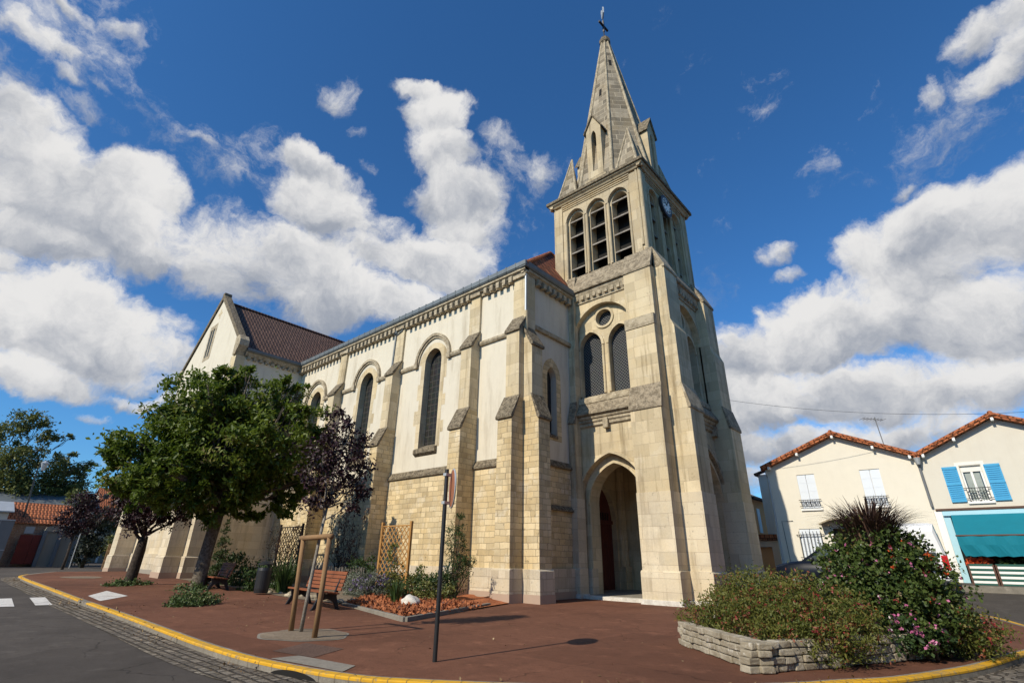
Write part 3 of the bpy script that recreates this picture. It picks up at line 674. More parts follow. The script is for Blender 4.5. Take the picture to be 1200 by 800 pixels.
# --- buttresses
def buttress(x0, x1, f0=15.2, f1=15.65, zb=0, cap=True, plane=None, z1=7.0, z2=7.9, z3=11.15, z4=11.9, wall=16.2, top=None, matl='rubble', matu='ashlar'):
    """stepped buttress: profile in (distance axis, z), extruded between x0 and x1; plane maps (dist, z, a)"""
    pl = plane or (lambda u, v, a: (a, u, v))
    b = MB(); b.prism([(wall+.1,zb+1.1),(f0,zb+1.1),(f0,z1),(f1,z2),(wall+.1,z2)], pl, x0, x1)
    o = part('buttress', b, matl, bevel=.018)
    b = MB(); b.prism([(wall+.1,z2-.02),(f1,z2-.02),(f1,z3),(wall-.06,z4),(wall+.1,z4)], pl, x0+.015, x1-.015); part('upper_stage', b, matu if z3 > z2+.5 else matl, o)
    s = 1 if wall > f0 else -1
    b = MB(); e = .06
    b.prism([(f1+s*.04,z2+.10),(f1-s*.02,z2+.10),(f0-s*.09,z1+.02),(f0-s*.09,z1-.09),(f0,z1-.11),(f0+s*.06,z1-.02)], pl, x0-e, x1+e); part('weathering', b, 'lichen', o, bevel=.015)
    b = MB(); b.prism([(wall-s*.0,z4+.12),(wall-s*.08,z4+.12),(f1-s*.09,z3+.04),(f1-s*.09,z3-.08),(f1,z3-.10),(f1+s*.06,z3-.02)], pl, x0-e, x1+e); part('weathering', b, 'lichen', o, bevel=.015)
    b = MB(); b.prism([(wall,zb-.2),(f0-s*.07,zb-.2),(f0-s*.07,zb+1.09),(f0-s*.01,zb+1.15),(wall,zb+1.15)], pl, x0-.07, x1+.07); part('plinth', b, 'plinth', o, bevel=.02)
    b = MB(); b.prism([(wall,zb-.2),(f0-s*.09,zb-.2),(f0-s*.09,zb+.30),(wall,zb+.30)], pl, x0-.09, x1+.09); part('skirting', b, 'pink_cement', o)
    return o
for (a, b) in BUT:
    buttress(a, b, zb=T((a+b)/2, 15))
    part('pilaster', MB().box(a, b, 16.12, 16.3, 11.6, 14.25), 'ashlar')
# west facing buttress at the nave corner
buttress(15.95, 16.72, -12.62, -12.98, plane=lambda u, v, a: (u, a, v), wall=-13.6, z1=7.0, z2=7.95, z3=10.4, z4=11.35)
mb = MB(); mb.tube([(-13.46,16.1,11.2),(-13.46,16.1,12.2)], .10, 10); part('corner_shaft', mb, 'ashlar')
mb = MB(); mb.tube([(-13.45,16.08,12.2),(-13.45,16.08,14.2)], .05, 8); part('downpipe', mb, 'zinc_pale')
# --- cornice, dentils, gutter
mb = MB()
def corn(mb, prof, z, x0, x1, ys, yn):
    # runs along S side then W side to the tower
    mb.prism(prof, lambda u,v,a: (a, ys-u, z+v), x0, x1)
mb.prism([(0,14.28),(.16,14.28),(.22,14.36),(.30,14.40),(.30,14.52),(0,14.52)], lambda u,v,a: (a, 16.2-u, v), -35.75, -13.36)
mb.prism([(0,14.28),(.16,14.28),(.22,14.36),(.30,14.40),(.30,14.515),(0,14.515)], lambda u,v,a: (-13.66+u, a, v), 15.95, 20.25)
mb.prism([(0,14.06),(.05,14.06),(.05,14.285),(0,14.285)], lambda u,v,a: (a, 16.2-u, v), -35.7, -13.6)
x = -35.5
while x < -13.6:
    if not any(a-.1 < x < b+.0 for a, b in BUT): mb.box(x, x+.21, 15.90, 16.2, 13.98, 14.29)
    x += .43
mb.box(-13.66, -13.6, 16.9, 20.2, 14.06, 14.285)
y = 17.0
while y < 20.0: mb.box(-13.66, -13.38, y, y+.21, 13.98, 14.29); y += .43
for a, b in BUT: mb.box(a-.03, b+.03, 16.0, 16.2, 14.10, 14.29)
part('dentil_cornice', mb, 'mould')
mb = MB()
mb.prism([(0,14.52),(.36,14.52),(.42,14.60),(.42,14.82),(.38,14.84),(.35,14.72),(0,14.72)], lambda u,v,a: (a, 16.22-u, v), -35.7, -13.26)
mb.prism([(0,14.521),(.36,14.521),(.42,14.60),(.42,14.82),(.38,14.838),(.35,14.72),(0,14.72)], lambda u,v,a: (-13.66+u, a, v), 15.83, 20.2)
x = -35
while x < -13.3: mb.box(x, x+.05, 15.785, 15.9, 14.58, 14.86); x += .62
part('gutter', mb, 'zinc')
mb = MB(); mb.tube([(-22.98,16.05,14.4),(-23.15,16.1,14.0),(-23.75,16.12,13.8),(-23.78,16.1,12.0),(-23.78,16.08,11.3)], .06, 8); mb.lathe((-23.76,16.1,13.85), [(.06,0),(.15,.08),(.15,.3),(.0,.3)], 10); part('downpipe', mb, 'zinc')
# --- nave roof (hipped towards the tower), north side and choir
mb = MB()
A = (-13.3,15.92,14.70); B = (-13.3,29.7,14.70); Cc = (-16.95,22.8,20.30); D = (-56,22.8,20.30); E_ = (-56,15.92,14.70); G_ = (-56,29.7,14.70)
mb.add([A,B,Cc,D,E_,G_], [(0,2,3,4),(1,5,3,2),(0,1,2),(4,3,5)])
rf = part('nave_roof', mb, 'red_tile')
mb = MB(); mb.tube([Cc, (-56,22.8,20.30)], .13, 8); mb.tube([A, Cc], .12, 8); mb.tube([B, Cc], .12, 8); part('ridge_tiles', mb, 'orange_tile', rf)
mb = MB(); mb.box(-56, -13.75, 29.2, 29.4, 0, 14.6); mb.box(-56, -55.8, 16.3, 29.3, 0, 14.6); mb.box(-55.8, -47.3, 16.3, 16.5, 0, 14.6); mb.box(-13.9, -13.75, 26.2, 29.3, 0, 14.6); part('nave_north_wall', mb, 'plaster')
# --- transept
TX0, TX1, TY = -47.4, -35.6, 11.4; TXC = (TX0+TX1)/2
gb = [(TX0,5.3),(TX1,5.3),(TX1,15.0),(TXC,20.35),(TX0,15.0)]
sl = [[(TXC+o-.16,15.6),(TXC+o+.16,15.6),(TXC+o+.16,18.0),(TXC+o-.16,18.0)] for o in (-.75, -.25)]
sl = [[(p[0]-.2, p[1]) for p in h] for h in sl]
mb = MB(); mb.hole_wall(planeS(TY), gb, sl, .3); mb.face(planeN(28), [(TX0,0),(TX1,0),(TX1,15),(TXC,20.35),(TX0,15)])
mb.add([(TX1,TY,5.3),(TX1,16.3,5.3),(TX1,16.3,14.6),(TX1,TY,14.6)], [(0,1,2,3)]); mb.add([(TX0,TY,0),(TX0,28,0),(TX0,28,14.6),(TX0,TY,14.6)], [(0,1,2,3)])
part('transept_plaster_wall', mb, 'plaster')
sw = part('gable_window', MB().box(TXC-1.2, TXC+.2, TY+.28, TY+.32, 15.5, 18.1), 'dark')
mb = MB(); ho = sl; mb.hole_wall(planeS(TY-.008), [(TXC-1.35,15.3),(TXC+.15,15.3),(TXC+.15,18.35),(TXC-1.35,18.35)], sl); part('surround', mb, 'mould', sw)
mb = MB(); mb.box(TXC-.12, TXC+.12, TY-.004, TY+.1, 18.75, 19.6); mb.box(TXC-.4, TXC+.4, TY-.0035, TY+.1, 19.05, 19.3); part('stone_cross', mb, 'ashlar')
mb = MB(); mb.box(TX0, TX1+.06, TY-.07, TY+.2, 0, 5.32); mb.box(TX1-.2, TX1+.07, TY, 16.3, 0, 5.32); part('transept_stone_wall', mb, 'ashlar_white')
mb = MB(); mb.box(TX0, TX1+.14, TY-.15, TY+.2, 0, 1.45); mb.box(TX1-.2, TX1+.14, TY, 16.2, 0, 1.45); part('transept_plinth', mb, 'plinth')
mb = MB(); mb.box(TX0, TX1+.16, TY-.18, TY+.2, 0, .5); part('transept_skirting', mb, 'cement')
for z0, z1, a, b in ((8,8.7,.9,.5),(8.7,9.4,.5,.9),(9.4,10.1,.9,.5),(10.1,10.8,.5,.9),(10.8,11.5,.9,.5),(11.5,12.2,.5,.9),(12.2,12.9,1.0,.6),(12.9,13.6,.6,1.1),(13.6,14.2,.9,.6)):
    mb = MB() if z0 == 8 else mb
    mb.box(TX1-a, TX1+.012, TY-.012, TY+.1, z0, z1); mb.box(TX1-.1, TX1+.012, TY+.1, TY+b, z0, z1)
part('transept_quoins', mb, 'ashlar')
for (a, b) in ((-36.7,-35.3), (-47.6,-46.3)):
    buttress(a, b, 10.25, 10.6, zb=.2, z1=6.0, z2=6.8, z3=7.6, z4=8.6, wall=11.4, matl='ashlar_white')
buttress(11.15, 12.0, -34.7, -35.0, zb=.2, plane=lambda u,v,a: (u,a,v), wall=-35.55, z1=6.0, z2=6.8, z3=7.6, z4=8.6, matl='ashlar_white')
# coping
mb = MB(); 
d = Vector((TXC-TX1, 20.35-15.0)).normalized(); nrm = Vector((-d.y, d.x)) if False else Vector((d.y, -d.x))
for s in (1, -1):
    P = [(TX1+.30, 14.95), (TX1+.30, 15.28), (TXC, 20.95), (TXC, 20.45)]
    if s < 0: P = [(2*TXC-u, v) for (u, v) in P]
    mb.prism(P, lambda u,v,a: (u, a, v), TY-.12, TY+.42)
mb.box(TXC-.2, TXC+.2, TY-.13, TY+.43, 20.55, 21.02)
part('gable_coping', mb, 'lichen', bevel=.03)
mb = MB()
for s in (1, -1):
    P = [(TX1+.02,14.2),(TX1+.15,14.45),(TX1+.42,14.8),(TX1+.42,15.25),(TX1+.1,15.62),(TX1-.45,15.62),(TX1-.45,14.2)]
    if s < 0: P = [(2*TXC-u, v) for (u, v) in P]
    mb.prism(P, lambda u,v,a: (u, a, v), TY-.14, TY+.5); mb.cut()
part('kneeler', mb, 'mould', bevel=.03)
mb = MB(); ov = .35
for s in (1, -1):
    e = TX1+ov if s > 0 else TX0-ov
    mb.add([(e, TY+.4, 14.72), (e, 28, 14.72), (TXC, 28, 20.3), (TXC, TY+.4, 20.3)], [(0,1,2,3)])
tr = part('transept_roof', mb, 'brown_tile'); mb = MB(); mb.tube([(TXC,TY+.4,20.33),(TXC,28,20.33)], .13, 8); part('ridge_tiles', mb, 'brown_tile', tr)
mb = MB(); mb.prism([(0,14.2),(.12,14.2),(.2,14.32),(.26,14.5),(0,14.5)], lambda u,v,a: (TX1+u, a, v), TY+.5, 16.0)
y = TY+.7
while y < 15.8: mb.box(TX1, TX1+.2, y, y+.2, 14.0, 14.22); y += .42
part('transept_cornice', mb, 'mould')
mb = MB(); mb.prism([(0,14.5),(.36,14.5),(.44,14.58),(.44,14.74),(.40,14.74),(.36,14.64),(0,14.64)], lambda u,v,a: (TX1+u, a, v), TY+.5, 15.9); part('transept_gutter', mb, 'zinc')

# ------------------------------------------------------------------ tower
X0, X1, Y0, Y1 = -14.95, -8.75, 20.2, 26.4; TC = (-11.85, 23.3)
TG = 0.1
PS, PW, PN = planeS(Y0), planeW(X1), planeN(Y1)
ax = TC[0]; ay = TC[1]
porch = lambda c: arch(c, 1.72, .0, 3.85, 6.0, 14)
porch2 = lambda c: arch(c, 1.38, .0, 3.85, 5.6, 14)
bigw = lambda c: arch(c, 1.70, 8.45, 12.0, 13.72, 14)
TOPZ = 14.95
mb = MB()
mb.hole_wall(PS, [(X0,0),(X1,0),(X1,TOPZ),(X0,TOPZ)], [porch(ax), bigw(ax)]); mb.reveal(PS, porch(ax), 0, -.35); mb.reveal(PS, bigw(ax), 0, -.28)
mb.hole_wall(PW, [(Y0,0),(Y1,0),(Y1,TOPZ),(Y0,TOPZ)], [porch(ay), bigw(ay)]); mb.reveal(PW, porch(ay), 0, -.35); mb.reveal(PW, bigw(ay), 0, -.28)
mb.face(PN, [(X0,0),(X1,0),(X1,TOPZ),(X0,TOPZ)]); mb.face(planeE(X0), [(Y0,7),(Y1,7),(Y1,TOPZ),(Y0,TOPZ)])
mb.add([(X0,Y0,TOPZ),(X1,Y0,TOPZ),(X1,Y1,TOPZ),(X0,Y1,TOPZ)], [(0,1,2,3)])
part('tower_wall', mb, 'ashlar')
# inner order of the porch arches + porch room
mb = MB()
for pl, c in ((PS, ax), (PW, ay)):
    q = lambda u, v, d, pl=pl: pl(u, v, d-.35)
    mb.hole_wall(q, arch(c, 1.74, -.02, 3.85, 6.03, 14), [porch2(c)]); mb.reveal(q, porch2(c), 0, -.75)
part('porch_inner_arch', mb, 'ashlar')
mb = MB(); IX0, IX1, IY0, IY1 = X0+.5, X1-1.1, Y0+1.1, Y1-.9
mb.hole_wall(planeS(IY0), [(IX0,.0),(IX1,.0),(IX1,6.6),(IX0,6.6)], [porch2(ax)]); mb.hole_wall(planeW(IX1), [(IY0,0),(IY1,0),(IY1,6.6),(IY0,6.6)], [porch2(ay)])
mb.hole_wall(planeE(IX0), [(IY0,0),(IY1,0),(IY1,6.6),(IY0,6.6)], [arch(ay, 1.55, .1, 3.4, 5.3)], .0); mb.hole_wall(planeS(IY1), [(IX0,0),(IX1,0),(IX1,6.6),(IX0,6.6)], [arch(-12.15, .8, 1.55, 3.0, 4.2)], 0)
mb.add([(IX0,IY0,6.6),(IX1,IY0,6.6),(IX1,IY1,6.6),(IX0,IY1,6.6)], [(0,1,2,3)])
mb.reveal(planeW(IX0), arch(ay, 1.55, .1, 3.4, 5.3), 0, -.3); mb.reveal(planeS(IY1), arch(-12.15, .8, 1.55, 3.0, 4.2), 0, -.3)
part('porch_interior', mb, 'ashlar')
mb = MB(); 
for c in (ay+1.85,): mb.tube([(IX0+.1,c,1.2),(IX0+.1,c,6.5)], .16, 10); mb.cut(); mb.box(IX0, IX0+.34, c-.22, c+.22, .1, 1.2); mb.cut()
for (xx, yy) in ((IX0+.14,IY1-.14),(IX0+.14,IY0+.14),(IX1-.14,IY1-.14)): mb.tube([(xx,yy,1.2),(xx,yy,6.5)], .17, 10); mb.cut(); mb.box(xx-.24,xx+.24,yy-.24,yy+.24,.1,1.2); mb.cut()
part('porch_shafts', mb, 'ashlar')
mb = MB(); mb.face(planeW(IX0-.28), arch(ay, 1.55, .1, 3.4, 5.3)); dn = part('portal_door', mb, 'door')
mb = MB()
for k in range(-7, 8): mb.box(IX0-.279, IX0-.26, ay+k*.19-.012, ay+k*.19+.012, .15, 3.25)
mb.box(IX0-.28, IX0-.2, ay-1.55, ay+1.55, 3.25, 3.42); mb.box(IX0-.28, IX0-.22, ay-.03, ay+.03, .1, 3.3)
part('door_boards', mb, 'door', dn)
mb = MB()
for k in range(10): mb.tube([(IX0-.2, ay-1.05+k*.235, 3.42), (IX0-.2, ay-1.05+k*.235, 3.78)], .035, 6)
part('balusters', mb, 'dark_wood', dn)
mb = MB(); mb.face(planeS(IY1+.28), arch(-12.15, .8, 1.55, 3.0, 4.2)); part('blind_window', mb, 'dark')
mb = MB(); mb.box(IX0-.3, X1+.0, Y0+.0, IY1, -.1, .14); part('porch_floor', mb, 'concrete')
mb = MB(); mb.box(-13.6, -10.2, 19.72, 21.2, -.1, .13); mb.cut(); mb.box(X1-.5, X1+.35, ay-1.7, ay+1.7, -.1, .45); part('porch_step', mb, 'white_stone', bevel=.02)
# roll mouldings round the porch arches
mb = MB()
for pl, c in ((PS, ax), (PW, ay)):
    mb.band(pl, arch_curve(c, 1.84, 3.85, 6.14, 14), arch_curve(c, 1.72, 3.85, 6.0, 14), 0, .06)
    q = lambda u, v, d, pl=pl: pl(u, v, d-.35)
    mb.band(q, arch_curve(c, 1.48, 3.85, 5.72, 14), arch_curve(c, 1.38, 3.85, 5.6, 14), 0, .06); mb.cut()
part('arch_moulding', mb, 'ashlar')
mb = MB(); mb.band(PW, arch_curve(ay, 2.12, 3.9, 6.65, 18)[0:37], arch_curve(ay, 1.90, 3.9, 6.38, 18)[0:37], 0, .2)
for s in (-1, 1): mb.box(X1, X1+.24, ay+s*2.0-.2, ay+s*2.0+.2, 3.5, 3.95)
part('carved_hood', mb, 'mould')
# corner plinths and jamb bases
mb = MB(); 
for s in (-1, 1):
    mb.box(ax+s*1.9-.20, ax+s*1.9+.20, Y0-.04, Y0+.3, -.1, 1.15); mb.box(ax+s*1.585-.225, ax+s*1.585+.225, Y0+.22, Y0+.7, -.1, 1.15); mb.cut()
part('jamb_base', mb, 'plinth')
# windows with two lancets and an oculus on S and W
for pl, c in ((PS, ax), (PW, ay)):
    q = lambda u, v, d, pl=pl: pl(u, v, d-.28)
    l1, l2, oc = arch(c-.86, .66, 8.95, 11.55, 12.40, 10), arch(c+.86, .66, 8.95, 11.55, 12.40, 10), circle(c, 13.0, .46)
    wn = part('tower_window', MB().hole_wall(q, arch(c, 1.74, 8.40, 12.0, 13.76, 14), [l1, l2, oc], .30), 'ashlar')
    mb = MB(); r = lambda u, v, d, pl=pl: pl(u, v, d-.56)
    for h in (l1, l2, oc): mb.face(r, h)
    part('leaded_pane', mb, 'glass_tower', wn)
    mb = MB()
    for cc in (c-.86, c+.86):
        mb.band(q, arch_curve(cc, .80, 11.55, 12.56, 10), arch_curve(cc, .66, 11.55, 12.40, 10), 0, .07)
    oo = circle(c, 13.0, .58); ii = circle(c, 13.0, .46); mb.band(q, oo+oo[:1], ii+ii[:1], 0, .07)
    mb.band(pl, arch_curve(c, 1.84, 12.0, 13.86, 14), arch_curve(c, 1.70, 12.0, 13.72, 14), 0, .06)
    for cc in (c-1.58, c-.14, c+.14, c+1.58):
        a = Vector(q(cc, 8.98, .04)); b = Vector(q(cc, 11.5, .04)); mb.tube([a, b], .065, 8)
    part('tracery_moulding', mb, 'ashlar', wn)
    # sill
    mb = MB(); mb.prism([(-.28,8.95),(.06,8.80),(.10,8.62),(.10,8.5),(-.28,8.5)], lambda u,v,a,pl=pl: pl(a, v, u), c-1.75, c+1.75); part('sill', mb, 'mould', wn)
# weathered string under the windows with carved band
mb = MB(); mc = MB()
prof = [(0,8.55),(.06,8.5),(.38,7.98),(.38,7.88),(.30,7.82),(0,7.80)]
profc = [(0,7.80),(.26,7.80),(.22,7.70),(.16,7.66),(.16,7.56),(.10,7.50),(.10,7.38),(0,7.30)]
mb.prism(prof, lambda u,v,a: PS(a,v,u), -13.75, -10.15); mb.cut(); mc.prism(profc, lambda u,v,a: PS(a,v,u), -13.6, -10.2)
mb.prism(prof, lambda u,v,a: PW(a,v,u), 21.6, 25.0)
for u in (-13.5, ax, -10.32): mc.box(u-.13, u+.13, Y0-.24, Y0, 7.15, 7.62)
mc.cut(); mc.prism(profc, lambda u,v,a: PW(a,v,u), 21.65, 24.95)
for u in (21.75, ay, 24.85): mc.box(X1, X1+.24, u-.13, u+.13, 7.15, 7.62)
part('weathered_string', mb, 'lichen_pale', bevel=.015); part('carved_band', mc, 'mould')
# dentil band and belfry weathering
mb = MB(); mc = MB()
for (pl, a0, a1) in ((PS, -13.75, -10.2), (PW, 21.5, 25.1), (PN, X0, X1)):
    mb.prism([(0,14.05),(.06,14.05),(.06,14.12),(.22,14.55),(.22,14.66),(0,14.66)], lambda u,v,a,pl=pl: pl(a,v,u), a0, a1)
    k = a0+.1
    while k < a1-.2: mb.prism([(0,14.16),(.19,14.2),(.19,14.44),(0,14.44)], lambda u,v,a,pl=pl: pl(a,v,u), k, k+.19); k += .36
    mb.cut()
part('dentil_band', mb, 'mould')
pw = [(-.35,15.95),(-.22,15.95),(-.02,15.55),(.34,14.80),(.34,14.68),(.22,14.64),(-.35,14.64)]
for (pl, a0, a1) in ((PS, X0, X1), (PW, Y0-.0, Y1), (PN, X0, X1)):
    mc.prism(pw, lambda u,v,a,pl=pl: pl(a,v,u), a0, a1); mc.cut()
part('belfry_weathering', mc, 'lichen_pale', bevel=.02)
# tower buttresses
def tbut(lo, hi, f, inv, sgn, wall, mapf, tall=True):
    b = MB(); b.prism([(wall-sgn*.1,1.1),(f[0],1.1),(f[0],7.55),(f[1],8.55),(f[1],11.35),(f[2],11.75),(f[2],14.6),(wall+sgn*.0,15.75),(wall-sgn*.1,15.75)], mapf, lo, hi)
    o = part('tower_buttress', b, 'ashlar', bevel=.02)
    b = MB(); b.prism([(wall,-.3),(f[0]+sgn*.08,-.3),(f[0]+sgn*.08,1.10),(f[0]+sgn*.01,1.17),(wall,1.17)], mapf, lo-.08, hi+.08); part('plinth', b, 'ashlar_white', o, bevel=.02)
    b = MB(); b.prism([(wall,-.3),(f[0]+sgn*.14,-.3),(f[0]+sgn*.14,.17),(wall,.17)], mapf, lo-.13, hi+.13); part('footing', b, 'white_stone', o, bevel=.02)
    b = MB(); b.prism([(wall-sgn*.05,1.12),(f[0]+sgn*.02,1.12),(f[0]+sgn*.02,4.05),(wall-sgn*.05,4.05)], mapf, lo-.018, hi+.018); part('base_course', b, 'ashlar_white', o)
    b = MB(); e = .05
    b.prism([(f[1]-sgn*.04,8.62),(f[1]+sgn*.02,8.62),(f[0]+sgn*.05,7.60),(f[0]+sgn*.05,7.48),(f[0]-sgn*.08,7.48)], mapf, lo-e, hi+e)
    b.cut(); b.prism([(wall-sgn*.1,15.85),(wall+sgn*.03,15.85),(f[2]+sgn*.05,14.66),(f[2]+sgn*.05,14.54),(f[2]-sgn*.08,14.54)], mapf, lo-e, hi+e)
    part('weathering', b, 'lichen_pale' if inv else 'mould', o, bevel=.015)
    return o
mS = lambda u, v, a: (a, u, v); mW = lambda u, v, a: (u, a, v)
tbut(-10.2, -8.75, (19.35,19.55,19.75), True, -1, Y0, mS)      # south buttress by the west corner
tbut(Y0+.02, 21.6, (-7.86,-8.1,-8.25), False, 1, X1, mW)           # west buttress by the south corner
tbut(25.0, Y1-.02, (-7.86,-8.1,-8.25), True, 1, X1, mW)
tbut(-10.2, -8.75, (27.25,27.05,26.85), True, 1, Y1, mS)
tbut(-13.72, -13.35, (19.62,19.85,19.95), True, -1, Y0, mS)
mb = MB(); mb.box(-10.22, -8.735, 19.53, 19.8, 11.42, 11.95); part('dark_band_stone', mb, 'mould')
# --- belfry
BX0, BX1, BY0, BY1 = -14.70, -9.05, 20.42, 26.15; bz0, bz1 = 15.4, 21.3
mb = MB(); ml = MB(); mo = MB()
bc = [(planeS(BY0), (BX0+BX1)/2, BX0, BX1), (planeW(BX1), (BY0+BY1)/2, BY0, BY1), (planeN(BY1), (BX0+BX1)/2, BX0, BX1), (planeE(BX0), (BY0+BY1)/2, BY0, BY1)]
belf = part('belfry_wall', mb.add([(BX0,BY0,21.2),(BX1,BY0,21.2),(BX1,BY1,21.2),(BX0,BY1,21.2)], [(0,1,2,3)]) and mb, 'belfry') if False else None
for (pl, c, a0, a1) in bc:
    hs = [arch(c+o, .62, 15.9, 19.9, 20.62, 10) for o in (-1.42, 0, 1.42)]
    mb.hole_wall(pl, [(a0,bz0),(a1,bz0),(a1,bz1),(a0,bz1)], hs); 
    for h in hs: mb.reveal(pl, h, 0, -.16)
    q = lambda u, v, d, pl=pl: pl(u, v, d-.16)
    for o in (-1.42, 0, 1.42):
        h2 = arch(c+o, .49, 15.9, 19.9, 20.47, 10)
        mb.hole_wall(q, arch(c+o, .64, 15.85, 19.9, 20.64, 10), [h2]); mb.reveal(q, h2, 0, -.62)
mb.add([(BX0+.8,BY0+.8,15.5),(BX1-.8,BY0+.8,15.5),(BX1-.8,BY1-.8,15.5),(BX0+.8,BY1-.8,15.5)], [(0,1,2,3)])
mb.add([(BX0,BY0,bz1),(BX1,BY0,bz1),(BX1,BY1,bz1),(BX0,BY1,bz1)], [(0,1,2,3)])
part('belfry_wall', mb, 'belfry')
# dark bell frame inside
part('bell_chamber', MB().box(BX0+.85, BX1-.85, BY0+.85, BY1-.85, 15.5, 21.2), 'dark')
for (pl, c, a0, a1) in bc:
    for o in (-1.42, 0, 1.42):
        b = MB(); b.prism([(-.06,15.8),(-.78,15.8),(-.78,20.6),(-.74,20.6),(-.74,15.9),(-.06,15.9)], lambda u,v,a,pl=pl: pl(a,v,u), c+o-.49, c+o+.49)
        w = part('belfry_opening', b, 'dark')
        for z in (16.62, 17.72, 18.82, 19.9):
            b = MB(); b.prism([(-.20,z),(-.20,z+.09),(-.72,z+.46),(-.72,z+.37)], lambda u,v,a,pl=pl: pl(a,v,u), c+o-.49, c+o+.49); part('louvre', b, 'louvre', w)
mb = MB()
for (pl, c, a0, a1) in bc:
    for o in (-2.13, -.71, .71, 2.13):
        for e in ((-.10, .0), (.10, .0)) if abs(o) < 1 else ((.06 if o < 0 else -.06, 0),):
            a = Vector(pl(c+o+e[0], 15.95, .02)); b = Vector(pl(c+o+e[0], 19.85, .02)); mb.tube([a, b], .065, 8)
    for o in (-1.42, 0, 1.42):
        mb.band(pl, arch_curve(c+o, .72, 19.9, 20.74, 10), arch_curve(c+o, .62, 19.9, 20.62, 10), 0, .05)
    mb.cut()
for (x, y) in ((BX1+.0,BY0-.0),(BX0,BY0),(BX1,BY1)):
    mb.cut(); mb.tube([(x,y,15.9),(x,y,21.2)], .10, 8)
for (dx, dy) in ((-.17,-.03),(.03,.17)): mb.cut(); mb.tube([(BX1+dx,BY0+dy,16.3),(BX1+dx,BY0+dy,21.2)], .075, 8)
part('belfry_shafts', mb, 'belfry')
# pilaster strips at the belfry corners
mb = MB()
for (pl, c, a0, a1) in bc:
    for (u0, u1) in ((a0+.02, a0+.52), (a1-.62, a1-.22)): mb.prism([(0,15.9),(.07,15.9),(.07,21.1),(0,21.1)], lambda u,v,a,pl=pl: pl(a,v,u), u0, u1); mb.cut()
part('belfry_pilasters', mb, 'belfry')
mb = MB(); mc = MB()
for (pl, c, a0, a1) in bc:
    for (z0, z1, d) in ((20.84,20.90,.05),(20.97,21.03,.07),(21.10,21.2,.10)): mb.prism([(0,z0),(d,z0),(d,z1),(0,z1)], lambda u,v,a,pl=pl: pl(a,v,u), a0+.5, a1-.6)
    mb.prism([(0,21.2),(.16,21.2),(.22,21.3),(.32,21.36),(.32,21.44),(0,21.44)], lambda u,v,a,pl=pl: pl(a,v,u), a0-.3, a1+.3); mb.cut()
part('belfry_mouldings', mb, 'belfry')
mc.prism([(BX0-.42,BY0-.42),(BX1+.42,BY0-.42),(BX1+.42,BY1+.42),(BX0-.42,BY1+.42)], lambda u,v,a: (u,v,a), 21.44, 21.64)
part('cornice_slab', mc, 'lichen', bevel=.03)
# clock on the west face
ck = part('clock', MB().tube([(BX1+.10,BY0+2.6,20.1),(BX1+.26,BY0+2.6,20.1)], .68, 32), 'black_metal')
part('clock_face', MB().tube([(BX1+.26,BY0+2.6,20.1),(BX1+.275,BY0+2.6,20.1)], .50, 32), 'clock_white', ck)
mb = MB(); cy = BY0+2.6
for k in range(12):
    a = math.pi*k/6; r0, r1 = .33, .46; mb.beam((BX1+.279, cy+r0*math.sin(a), 20.1+r0*math.cos(a)), (BX1+.279, cy+r1*math.sin(a), 20.1+r1*math.cos(a)), .05 if k % 3 else .075, .01)
part('hour_marks', mb, 'black_metal', ck)
mb = MB(); mb.beam((BX1+.285,cy,20.1),(BX1+.285,cy-.24,20.28),.055,.01); mb.beam((BX1+.29,cy,20.1),(BX1+.29,cy+.14,20.53),.04,.01); part('clock_hands', mb, 'black_metal', ck)
# --- spire
sx, sy = (BX0+BX1)/2, (BY0+BY1)/2; SB, ST = 21.64, 36.8
def fh(z): return .27 + .163*(ST - z)
def octv(z, k, scale=1): 
    a = math.pi/8 + k*math.pi/4; r = fh(z)/math.cos(math.pi/8)*scale; return (sx + r*math.cos(a), sy + r*math.sin(a), z)
mb = MB(); zs = [SB, ST]
mb.add([octv(z, k) for z in zs for k in range(8)], [(k, (k+1) % 8, 8+(k+1) % 8, 8+k) for k in range(8)])
sp = part('spire', mb, 'spire')
mb = MB()
for k in range(8): mb.tube([octv(SB, k), octv(ST, k)], [.12, .055], 8)
part('edge_roll', mb, 'mould', sp)
mb = MB()
for (k, z) in ((6, 30.6), (7, 33.8), (5, 28.9), (0, 31.5)):   # small vent slits in the faces
    a = k*math.pi/4 - 0; n = Vector((math.cos(a), math.sin(a), .163)).normalized(); t = Vector((-math.sin(a), math.cos(a), 0))
    mb.cut(); p = Vector((sx + fh(z)*math.cos(a), sy + fh(z)*math.sin(a), z)); mb.obox(p, t, n.cross(t), n, .09, .36, .012)
part('vent_slit', mb, 'dark', sp)
mb = MB(); mb.lathe((sx,sy,ST-.15), [(.30,0),(.42,.12),(.42,.42),(.34,.50),(.34,.62),(.16,.85),(0,.9)], 8); part('capstone', mb, 'lichen', sp)
# corner pinnacles
for (qx, qy) in ((1,-1),(-1,-1),(1,1),(-1,1)):
    cx, cyy = sx + qx*2.64, sy + qy*2.66; b = 1.04
    p = [(cx+qx*.12, cyy+qy*.12), (cx-qx*b*1.25, cyy+qy*.12), (cx-qx*b*1.0, cyy-qy*b*1.0), (cx+qx*.12, cyy-qy*b*1.25)]
    ap = (cx-qx*.62, cyy-qy*.62, 25.35)
    mb = MB(); mb.add([(u, v, SB) for u, v in p] + [ap], [(0,1,4),(1,2,4),(2,3,4),(3,0,4)]); pn = part('pinnacle', mb, 'spire')
    mb = MB()
    for i in (0, 1, 3): mb.tube([(p[i][0], p[i][1], SB), ap], [.09, .06], 6)
    part('edge_roll', mb, 'mould', pn)
